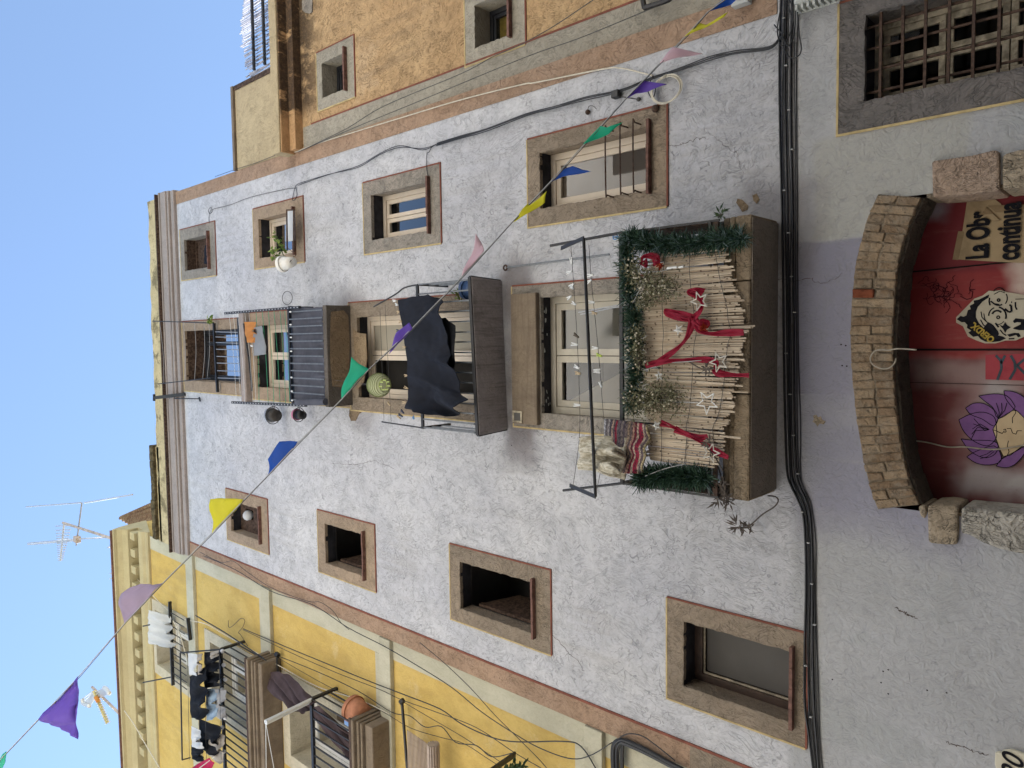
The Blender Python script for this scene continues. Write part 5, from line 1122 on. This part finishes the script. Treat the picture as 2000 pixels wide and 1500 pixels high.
m = MB(); m.tube([P(1303,524,-.515), P(1322,522,-.515)], .008, 6); m.tube([P(1326,522,-.515), P(1335,521,-.515)], .008, 6); m.build('clear_tube', 'pegwhite', lt)
# plants growing from the left foot of the balcony
def spikyplant(stems, tufts, lab, seed, mat='dryleaf', ln=.075):
    rr = random.Random(seed); g = thing('plant', stems[0][0], lab, 'plant'); m = MB()
    for s in stems: m.tube(smoothpath(s, 5), .005, 5)
    m.build('stem', 'dryleaf', g); m = MB()
    for c, n, l in tufts:
        for k in range(n):
            a = 6.283*k/n+rr.uniform(-.15,.15); d = V(math.cos(a), rr.uniform(-.5,.1), math.sin(a)*.9).normalized(); ll = l*rr.uniform(.7,1.15); s = V(-d.z,0,d.x).normalized()*.0075; c2_ = c+V(rr.gauss(0,.012),0,rr.gauss(0,.012))
            m.add([c2_, c2_+d*ll*.45+s, c2_+d*ll, c2_+d*ll*.45-s], [(0,1,2,3)])
    m.build('leaves', mat, g)
py = -.12
spikyplant([[P(1500,968,-.2), P(1514,970,py), P(1520,978,py), P(1512,990,py), P(1490,1004,py), P(1472,1020,py), P(1460,1030,py)]], [(P(1440,1026,py),17,.085),(P(1452,1030,py),9,.07),(P(1464,1027,py),7,.06)], 'spiky dry plant dangling on a curved stem below the balcony end', 1)
spikyplant([[P(1400,905,-.42), P(1408,930,-.4), P(1412,955,-.38)],[P(1412,930,-.42), P(1425,972,-.36)]], [(P(1410,966,-.4),15,.08),(P(1402,976,-.4),11,.08),(P(1418,968,-.4),12,.075),(P(1424,980,-.38),10,.07),(P(1412,950,-.42),12,.06)], 'tuft of spiky brown leaves at the left foot of the reed balcony', 2)
spikyplant([[P(1345,706,-.5), P(1370,720,-.51), P(1395,720,-.51)]], [(P(1380,720,-.515),10,.05)], 'dry twig with narrow leaves caught above the ribbon end', 4)
spikyplant([[P(1378,870,-.5), P(1398,895,-.5), P(1412,920,-.48)]], [(P(1385,866,-.52),9,.05)], 'dry twig with narrow leaves over the left outlined star', 5)
spikyplant([[P(1402,425,-.4), P(1410,418,-.38)]], [(P(1408,416,-.36),14,.055)], 'small dark weed sprouting at the right foot of the reed balcony', 3, 'darkleaf')
m = MB(); q = P(1206, 462, -.40); m.tube([P(1200,463,-.4), P(1232,463,-.4)], [.006,.014], 6); m.tube([q+V(.02*math.cos(t*.6),0,.02*math.sin(t*.6)+.02) for t in range(11)], .005, 5); tag(m.build('brush', 'pegblue'), 'blue plastic brush hanging at the right corner of the balcony rail', 'brush')
# ------------------------------------------------------------------ laundry
def garment(name, mat, lab, top, bot, Y, cat='laundry', group=None, thick=.004, **k):
    return tag(cloth(top, bot, Y, **k).build(name, mat, None, True, thick), lab, cat, group)
yl = -.60
garment('knitted_mat', 'knit', 'cream knitted bath mat folded over the upper washing line of the reed balcony', [(1131,857),(1132,885),(1129,917)], [(1214,867),(1217,890),(1209,912),(1204,930)], yl, 'mat', folds=2.2, amp=.075, thick=.02, seed=2, kx=.9)
garment('rag_rug', 'striped', 'striped grey and red rag rug hanging on the lower washing line', [(1180,818),(1181,850),(1180,866),(1176,915)], [(1266,829),(1266,870),(1264,888),(1247,926)], yB, 'rug', folds=1.3, amp=.03, thick=.012, ph=.8)
garment('bed_sheet', 'navy', 'large navy blue sheet pegged in front of the middle balcony', [(776,586),(782,615),(788,650),(794,694),(797,738),(797,782),(793,797)], [(838,574),(856,582),(862,592),(866,615),(872,650),(876,690),(880,712),(891,724),(892,745),(895,765),(911,784),(900,799),(846,812)], -.52, 'sheet', folds=3.6, amp=.034, nu=150, nv=70, thick=.006, wr=.05, bunch=2.4, kx=.45, ph=.9)
garment('bed_sheet', 'blackcloth', 'darker folded back layer hanging lower behind the navy sheet', [(862,622),(865,640),(866,690),(872,722)], [(868,621),(889,635),(890,694),(885,724)], -.47, 'sheet', folds=1, amp=.012)
tag(cloth([(563,600),(565,660),(568,720),(571,790)], [(632,601),(635,660),(639,720),(644,788)], c3+.03, 5, .016, 90, 24, seed=4, kx=.4, wr=.05).build('canvas', 'bluegrey', None, True, .003), 'blue-grey canvas tied behind the railing of the upper balcony', 'canvas')
m = MB(); m.tube([P(580,786,c3-.03), P(636,785,c3-.03)], [.035,.04], 10); tag(m.build('canvas', 'bluegrey'), 'rolled end of the blue-grey canvas at the left of the upper balcony', 'canvas')
m = MB()
for y in (609,634,659,686,737,764,782): q = P(568, y, c3-.03); m.ball(q, .022, 8, 5)
tag(m.build('tie', 'pegwhite'), 'row of white ties holding the blue-grey canvas to the rail', 'ties', kind=None) if False else None
for k, y in enumerate((609,634,659,686,737,764,782)):
    m = MB(); q = P(567+k*.6, y, c3-.035); m.lathe([(.001,-.022),(.008,-.014),(.010,0),(.008,.014),(.001,.022)], q, n=8); tag(m.build('cable_tie', 'pegwhite'), 'white tie number %s from the right along the canvas rail' % ('one two three four five six seven'.split()[k]), 'tie', 'white ties along the canvas rail')
garment('cloth', 'orangecloth', 'small orange cloth on the line below the top window', [(477,629),(479,650),(483,669)], [(498,630),(496,640),(500,650),(498,668)], c3-.05, folds=1.5, amp=.03)
garment('cloth', 'greybluecloth', 'grey-blue towel beside the orange cloth below the top window', [(496,640),(494,660),(496,695)], [(510,636),(516,665),(522,692)], c3-.04, 'towel', folds=.6, amp=.015)
garment('cloth', 'blackcloth', 'narrow dark cloth hanging just behind the grey-blue towel', [(509,638),(512,660)], [(518,680),(522,690)], c3-.0, folds=.6, amp=.012)
YL = 'laundry on the rack of the yellow house'
garment('sheet', 'whitecloth', 'white sheet hung on the top window rail of the yellow house', [(290,1192),(289,1210),(290,1228),(289,1244),(291,1258)], [(329,1208),(332,1225),(334,1243),(337,1254),(334,1268)], -.3, 'sheet', folds=4, amp=.055, Yb=-.12, kx=.4, seed=5, thick=.006)
r1, r2 = -.58, -.48
garment('towel', 'whitecloth', 'white towel at the right end of the outer rack line', [(367,1276),(370,1318)], [(384,1280),(383,1322)], r1, group=YL, folds=1, amp=.02)
garment('sock', 'beigecloth', 'mottled beige garment next to the white towel', [(385,1278),(387,1318)], [(391,1279),(393,1318)], r1, group=YL, folds=2, amp=.03, jag=.01)
garment('shirt', 'blackcloth', 'long black shirt on the outer rack line', [(370,1322),(372,1395),(374,1402)], [(396,1304),(402,1325),(400,1372),(397,1402)], r1, group=YL, folds=2.4, amp=.05, jag=.015)
garment('shirt', 'whitecloth', 'white top on the outer rack line after the black shirt', [(373,1418),(375,1458)], [(388,1432),(395,1462)], r1, group=YL, folds=1.5, amp=.035)
garment('shorts', 'blackcloth', 'black shorts at the left end of the outer rack line', [(373,1456),(375,1482)], [(396,1462),(394,1487)], r1, group=YL, folds=1.4, amp=.035, jag=.01)
garment('underwear', 'blackcloth', 'black underwear at the right end of the inner rack line', [(399,1274),(400,1345)], [(425,1279),(428,1340)], r2, group=YL, folds=3.2, amp=.055, jag=.03)
garment('underwear', 'beigecloth', 'pale garment at the very right of the inner rack line', [(411,1274),(410,1288)], [(424,1272),(424,1282)], r2-.02, group=YL, folds=1.6, amp=.025, jag=.012)
garment('jeans', 'denim', 'pale blue jeans on the inner rack line', [(402,1346),(404,1408)], [(424,1350),(422,1405)], r2, group=YL, folds=1.8, amp=.045)
garment('shirt', 'greycloth', 'grey garment hanging below the pale blue jeans', [(419,1346),(424,1400)], [(438,1352),(436,1403)], r2+.02, group=YL, folds=1.6, amp=.04, jag=.012)
garment('jumper', 'blackcloth', 'dark jumper with sleeves on the inner rack line', [(388,1404),(390,1460)], [(428,1426),(420,1476)], r2, group=YL, folds=1.6, amp=.045, jag=.01)
garment('shirt', 'beigecloth', 'beige-grey shirt at the left end of the inner rack line', [(412,1430),(402,1470)], [(436,1440),(432,1492)], r2+.03, group=YL, folds=1.6, amp=.04)
# ------------------------------------------------------------------ clothes pegs
def pegmesh(mat):
    m = MB()
    for s in (-1, 1): m.hexa([(s*.002-.004,-.006,-.034),(s*.002+.004,-.006,-.034),(s*.002+.004,.006,-.034),(s*.002-.004,.006,-.034),(s*.010-.004,-.006,.034),(s*.010+.004,-.006,.034),(s*.010+.004,.006,.034),(s*.010-.004,.006,.034)])
    m.tube([(-.012,0,0),(.012,0,0)], .0045, 6); o = m.build('clothes_peg', mat); return o
PEG = {}
def peg(x, y, Y, mat, rot, lab, grp='clothes pegs'):
    if mat not in PEG: o = PEG[mat] = pegmesh(mat)
    else: o = PEG[mat].copy(); COL.objects.link(o)
    o.location = P(x, y, Y); o.rotation_euler = (R.uniform(-.3,.3), rot, R.uniform(-.5,.5)); o.scale = (.9, .9, .78); tag(o, lab, 'clothes peg', grp)
W6 = lambda x, y: (1000+x/2.308, 400+y/2.308)
ORD = 'first second third fourth fifth sixth seventh eighth ninth tenth'.split()
for k, (x, y) in enumerate(((270,268),(270,300),(278,355),(275,380),(268,411),(288,450),(296,631),(303,738),(308,903))): peg(*W6(x, y), yl, 'pegwhite', R.uniform(-.5,.5)+1.2*(k in (0, 3)), ORD[k]+' white clothes peg from the right on the upper line of the reed balcony')
peg(*W6(300,598), yl, 'pegdark', .5, 'brown clothes peg on the upper line of the reed balcony'); peg(*W6(308,762), yl, 'pegwood', .1, 'wooden clothes peg on the upper line of the reed balcony')
for k, (x, y) in enumerate(((366,316),(358,338),(372,440),(388,646),(398,742),(398,757),(405,822))): peg(*W6(x, y), yB, 'pegwhite', R.uniform(-.4,.4)+1.*(k == 6), ORD[k]+' white clothes peg from the right on the lower line of the reed balcony')
peg(*W6(382,491), yB, 'pegwood', .1, 'wooden clothes peg on the lower line of the reed balcony'); peg(*W6(405,683), yB, 'peggreen', .2, 'lime green clothes peg on the lower line of the reed balcony')
Z4 = lambda x, y: (670+x/4.545, 540+y/4.545)
for k, (x, y, mt) in enumerate(((470,215,'pegwhite'),(487,255,'pegwhite'),(500,310,'pegwood'),(518,395,'pegwood'),(510,485,'pegnavy'),(555,625,'pegwood'),(573,878,'pegwood'),(577,996,'pegwood'),(560,1118,'pegwood'))): peg(*Z4(x, y), -.53, mt, .2*math.sin(k*2), ORD[k]+(' white' if mt == 'pegwhite' else ' navy' if mt == 'pegnavy' else ' wooden')+' clothes peg counted from the right along the navy sheet')
for (x, y, mt, lab) in ((420,1147,'pegwood','wooden clothes peg alone on the thin line left of the lantern'),(540,1215,'pegnavy','upper navy clothes peg beside the left end of the navy sheet'),(530,1245,'pegnavy','lower navy clothes peg beside the left end of the navy sheet'),(628,1265,'pegblue','bright blue clothes peg near the left end of the navy sheet'),(510,1262,'pegwood','wooden clothes peg near the left end of the navy sheet')): peg(*Z4(x, y), -.37, mt, .6, lab)
peg(494, 676, c3-.05, 'pegwhite', .1, 'white clothes peg between the orange cloth and the grey-blue towel')
# ------------------------------------------------------------------ pots, lantern and small balcony things
ln_ = thing('lantern', P(740, 752, -.2), 'round pale green mesh lantern hanging under the upper balcony', 'lantern')
c = P(740, 752, -.25); m = MB(); m.ball(c, .125, 24, 16); m.build('shade', 'lantern', ln_, True)
m = MB()
for k in range(1, 12): z = -.125+.25*k/12; r_ = math.sqrt(.127**2-z*z); m.tube([c+V(r_*math.cos(t*.2618), r_*math.sin(t*.2618), z) for t in range(25)], .0035, 4)
m.build('rib', 'lanternrib', ln_); m = MB(); m.tube([c+V(0,0,.12), V(c.x+.03, c.y, z3-.0)], .003, 4); m.tube([c+V(0,0,.12), V(c.x-.03, c.y, z3-.0)], .003, 4); m.build('cord', 'greycable', ln_)
ck_ = thing('sock_hanger', P(757, 756, -.4), 'pale green octopus clip hanger with short pegs in front of the lantern', 'clip hanger')
m = MB(); c = P(748, 752, -.42); m.tube([c+V(.05*math.cos(t*.4), .05*math.sin(t*.4), 0) for t in range(17)], .005, 5); m.build('ring', 'lime', ck_); m = MB()
for k in range(7): a = k*.9; q = c+V(.05*math.cos(a), .05*math.sin(a), -.01); m.bar(q, q-V(0,0,.045), .012, .006); 
m.build('clips', 'lime', ck_)
def pot(c, r0_, r1_, h, mat, lab, axis=(0,0,1), rim=.012, rimmat=None, cat='flower pot', grp=None):
    g = thing('flower_pot', c, lab, cat, grp); m = MB(); m.lathe([(.001,0),(r0_,0),(r1_,h*.8),(r1_-.006,h*.8),(r0_*.8,h*.6),(.001,h*.6)], c, axis, 24); m.build('body', mat, g, True)
    m = MB(); m.lathe([(r1_,h*.78),(r1_+rim,h*.78),(r1_+rim,h),(r1_-.008,h),(r1_-.008,h*.7)], c, axis, 24); m.build('rim', rimmat or mat, g); return g
g = pot(P(573,511,-.30)+V(0,0,.0), .055, .085, .20, 'potwhite', 'white flower pot with a straggly plant hung outside the small window', (-.1,-.25,.97))
rr = random.Random(12); pl = thing('plant', P(550,495,-.2), 'straggly green plant growing from the white pot at the window', 'plant')
m = MB(); st_ = MB(); p0 = P(558,505,-.22)
for e in ((531,488),(535,500),(545,470),(548,480),(538,462),(552,490),(543,505)): q = P(*e, -.2); st_.tube(smoothpath([p0, p0.lerp(q, .5)+V(0,0,.03), q], 4), .003, 4); blades(m, q, 12, .06, .03, rr, .02)
st_.build('stem', 'darkleaf', pl); m.build('leaves', 'leaf', pl)
m = MB(); a, b, c, d = P(574,410,-.2), P(574,492,-.2), P(560,410,-.2), P(561,488,-.2); m.tube([a, b], .012, 6); m.tube([c, d], .010, 6); m.tube([a, c], .008, 5); m.tube([P(562,484,-.3), P(578,498,-.3), P(566,512,-.38), P(574,500,-.22)], .004, 5)
tag(m.build('pot_holder', 'rust'), 'rusty wire pot holder across the window with the white pot', 'pot holder')
m = MB(); m.quad(P(559,413,-.14), P(576,411,-.14), P(576,470,-.12), P(558,472,-.12)); tag(m.build('picture_panel', 'whitecloth', None, False, .006), 'white pleated panel standing inside the pot holder at the window', 'panel')
for (x, y, r_, mt, rm, lab) in ((541,812,.085,'potdark','zinc','dark flower pot in a wire ring left of the canvas-covered balcony, upper one'),(592,811,.06,'potblack','potpink','black flower pot with a pink rim in the lower wire ring')):
    c = P(x, y, -.16); pot(c, r_*.85, r_, .16, mt, lab, rimmat=rm, grp='pots in wire rings'); m = MB(); m.tube([c+V((r_+.028)*math.cos(t*.3142), (r_+.02)*math.sin(t*.3142), .1) for t in range(21)], .005, 5); m.tube([c+V(r_*.6,.0,.1), V(c.x+.13, -.1, c.z+.14)], .004, 4); m.tube([c+V(-.01,.0,.14), V(c.x+.12, -.1, c.z+.2)], .004, 4)
    tag(m.build('pot_ring', 'iron'), 'wire ring holding the '+('upper dark pot' if mt == 'potdark' else 'lower pink-rimmed pot')+' beside the balcony', 'ring')
pot(V(xr2-.1, -.25, zb+.11), .055, .08, .15, 'potblue', 'dark blue pot standing at the right end of the middle balcony')
m = MB(); blades(m, V(xr2-.12,-.27,zb+.34), 26, .06, .02, rr, .03); tag(m.build('plant', 'leaf'), 'small green plant in the dark blue balcony pot', 'plant')
pot(P(712,1396,-.16), .10, .14, .24, 'terracotta', 'terracotta pot behind the lower balcony railing of the yellow house', rimmat='terracotta')
spk = thing('plant', P(1000,1500,-.3), 'dark green leafy plant at the lowest balcony corner of the yellow house', 'plant')
m = MB(); 
for e in ((994,1500),(1003,1497),(1020,1495),(1026,1503),(985,1508),(1012,1506)): blades(m, P(*e, -.35), 12, .07, .03, rr, .02)
m.build('leaves', 'darkleaf', spk)
m = MB(); q = P(470,622,-.08); blades(m, P(411,626,-.12), 24, .07, .03, rr, .02, (1,1,.5)); tag(m.build('plant', 'leaf'), 'small green plant at the right end of the top window rail', 'plant')
for k, (y) in enumerate((1272,1299,1327,1347,1388,1402,1421,1468)):
    m = MB(); m.ball(P(434+(k % 3)*3, y, yf-.03), .03, 10, 6); tag(m.build('globe_light', 'bulb'), ORD[k]+' white globe light from the right along the upper yellow balcony rail', 'light', 'globe lights on the balcony rail')
# rolled reed mat on the yellow wall
rm = thing('reed_mat', P(820, 1480, -.1), 'grey-brown reed mat with a rolled edge leaning on the yellow wall', 'reed mat')
m = MB()
for i in range(15): x = 796+i*2.6; y0_ = 1426+i*1.75; q = P(x, y0_, -.12); m.tube([q, V(q.x-.9, q.y, q.z-.02*0)], .0065, 5)
m.build('mat', 'slat', rm); m = MB(); c = P(846,1453,-.18)
for k in range(14): a = k*.4488; o = V(0, .055*math.cos(a), .055*math.sin(a)); m.tube([c+o, c+o-V(.9,0,0)], .012, 5)
m.tube([c, c-V(.88,0,0)], .045, 8)
m.build('roll', 'slat', rm)
# reed screen on the orange roof terrace
ts = thing('reed_screen', P(490, 80, .1), 'weathered grey reed screen along the roof terrace of the orange house', 'screen')
m = MB(); rr = random.Random(17); x = 3.53; ytz = .12
tops = [(3.4,11.22),(3.55,11.18),(3.8,11.26),(4.0,11.28),(4.25,11.34),(4.45,11.28),(4.7,11.22),(6.5,11.3)]
def tz(x):
    for (a, b), (c, d) in zip(tops, tops[1:]):
        if a <= x <= c: return b+(d-b)*(x-a)/(c-a)
while x < 6.0:
    if rr.random() > .12: z_ = tz(x)+rr.gauss(0,.03); l_ = rr.gauss(0,.02); m.tube([(x+l_, ytz+rr.uniform(-.012,.012), 10.37), (x, ytz, z_)], .0085*rr.uniform(.7,1.2), 5)
    x += .0245
m.build('reeds', 'canegrey', ts)
m = MB()
for z in (10.62, 10.90): m.tube([(3.62,.06,z), (6.2,.06,z)], .022, 6)
m.build('rail', 'darkframe', ts); m = MB()
for k in range(8):
    for z in (10.62, 10.90): m.tube([(3.7+k*.17+.03*math.sin(k*3+z), .03, z-.02), (3.7+k*.17+.03, .05, z+.04), (3.72+k*.17, .13, z+.0)], .004, 4)
m.build('wire_tie', 'iron', ts)
m = MB(); m.tube([(3.52,.1,10.36),(3.47,.1,10.9)], .03, 6); tag(m.build('rail_wrap', 'whitecloth'), 'white cloth wrapped round the end of the terrace rails', 'cloth')
# ------------------------------------------------------------------ aerials
AY = .9
a1 = thing('aerial', P(222, 1052, AY), 'tall two-boom television aerial on a leaning mast above the yellow cornice', 'aerial')
m = MB(); m.tube([P(123,1021,AY), P(238,1058,AY)], .034, 8); m.build('mast', 'antrust', a1)
m = MB(); m.tube([P(125,1024,AY), P(118,1095,AY)], .026, 6); m.build('boom', 'antenna', a1); m = MB()
for k in range(15):
    t = (k/14)**.8; c = (125-7*t, 1027+67*t); l = 12*(1-t)+4; m.tube([P(c[0]-l, c[1]+.5, AY), P(c[0]+l*.9, c[1]-.5, AY)], .018, 4)
m.build('element', 'antenna', a1)
m = MB(); m.tube([P(160,982,AY), P(149,1065,AY)], .02, 6); m.build('boom', 'zinc', a1)
m = MB(); m.tube([P(51,990,AY), P(105,986,AY), P(158,982,AY)], .02, 5); m.tube([P(165,982,AY), P(185,979,AY), P(259,966,AY)], .02, 5); m.build('dipole', 'antenna', a1)
m = MB(); m.tube([P(54,1061,AY), P(150,1053,AY), P(232,1049,AY)], .02, 5); m.tube([P(54,1064,AY), P(150,1056,AY)], .02, 5); m.build('dipole', 'antenna', a1)
m = MB(); m.box(*(lambda c: (c.x-.08, c.x+.08, AY-.08, AY+.05, c.z-.1, c.z+.1))(P(152,1053,AY))); m.build('clamp', 'antrust', a1, bevel=.02)
a2 = thing('aerial', P(243, 1404, AY), 'white aerial with wing reflectors and an orange box above the yellow cornice', 'aerial')
m = MB(); m.tube([P(180,1342,AY), P(256,1416,AY)], .032, 8); m.build('mast', 'antrust', a2); m = MB(); m.bar(P(184,1350,AY-.1), P(210,1412,AY-.1), .07, .05); m.build('boom', 'antyellow', a2)
m = MB(); m.bar(P(187,1361,AY-.14), P(192,1370,AY-.14), .09, .05); m.build('balun_box', 'antorange', a2, bevel=.01); m = MB()
for k in range(14): c = (185+25*k/13, 1352+60*k/13); m.tube([P(c[0]-5, c[1]+2.5, AY-.1), P(c[0]+5, c[1]-2.5, AY-.1)], .014, 4)
m.build('element', 'antenna', a2)
for (tip, inn_) in ((((161,1365),(163,1374),(175,1379)), (184,1352)), (((203,1343),(208,1346),(214,1355)), (188,1356))):
    m = MB(); m.tube(smoothpath(PP(tip, AY-.15), 4), .05, 6); m.build('reflector_tip', 'aluwhite', a2, True); m = MB()
    for k in range(9):
        t = k/8; a = polyat(PP(tip, AY-.15), t); b = P(inn_[0]-3+8*t, inn_[1]-2+9*t, AY-.05); m.tube([a, b], .016, 4)
    m.build('reflector_grid', 'antenna', a2)
a3 = thing('aerial', P(224, 1130, AY), 'small aerial almost hidden behind the yellow roof edge', 'aerial')
m = MB(); m.tube([P(226,1105,AY), P(220,1131,AY)], .012, 5); m.build('boom', 'antenna', a3); m = MB()
for y, l in ((1100,4),(1110,6),(1120,7),(1130,6)): m.tube([P(224-l-(y-1100)*.1, y, AY), P(224+l-(y-1100)*.1, y, AY)], .018, 4)
m.build('element', 'antenna', a3); m = MB(); m.tube([P(210,1070,AY), P(219,1063,AY), P(226,1066,AY)], .012, 4); m.tube([P(210,1070,AY), P(226,1070,AY)], .012, 4); m.tube([P(214,1067,AY), P(226,1068,AY)], .016, 4); m.build('loop', 'antenna', a3)
# ================================================================== light, sky, camera
SUN_EL, SUN_AZ = rad(46), rad(-52)      # azimuth from +Y (behind the houses) towards -X
w = bpy.data.worlds.new('World'); scene.world = w; w.use_nodes = True; t = w.node_tree
sky = t.nodes.new('ShaderNodeTexSky'); sky.sky_type = 'NISHITA'; sky.sun_disc = False; sky.sun_elevation = SUN_EL; sky.sun_rotation = SUN_AZ; sky.air_density = 1.15; sky.dust_density = 0; sky.ozone_density = .0
t.links.new(sky.outputs[0], t.nodes['Background'].inputs[0]); t.nodes['Background'].inputs[1].default_value = .077
sd = bpy.data.lights.new('sun', 'SUN'); sd.energy = 5.0; sd.angle = rad(.5); sd.color = (1, .965, .91); so = bpy.data.objects.new('sun', sd); COL.objects.link(so)
dirs = V(math.cos(SUN_EL)*math.sin(SUN_AZ), math.cos(SUN_EL)*math.cos(SUN_AZ), math.sin(SUN_EL)); so.rotation_euler = dirs.to_track_quat('Z', 'Y').to_euler(); so.location = dirs*40
cd = bpy.data.cameras.new('camera'); co = bpy.data.objects.new('camera', cd); COL.objects.link(co); scene.camera = co
# the phone was held sideways: the picture's left is the world's up
right_img, up_img = -up, rt
mt = Matrix.Identity(4)
for i, a in enumerate((right_img, up_img, -fw)):
    for k in range(3): mt[k][i] = a[k]
mt.translation = CAM; co.matrix_world = mt
cd.sensor_fit = 'HORIZONTAL'; cd.sensor_width = 36; cd.lens = FPX/2000*36; cd.clip_start = .05; cd.clip_end = 500
scene.view_settings.view_transform = 'Standard'; scene.view_settings.look = 'None'; scene.view_settings.exposure = 2.05; scene.view_settings.gamma = 1
scene.cycles.max_bounces = 8; scene.cycles.diffuse_bounces = 5; scene.cycles.use_denoising = True
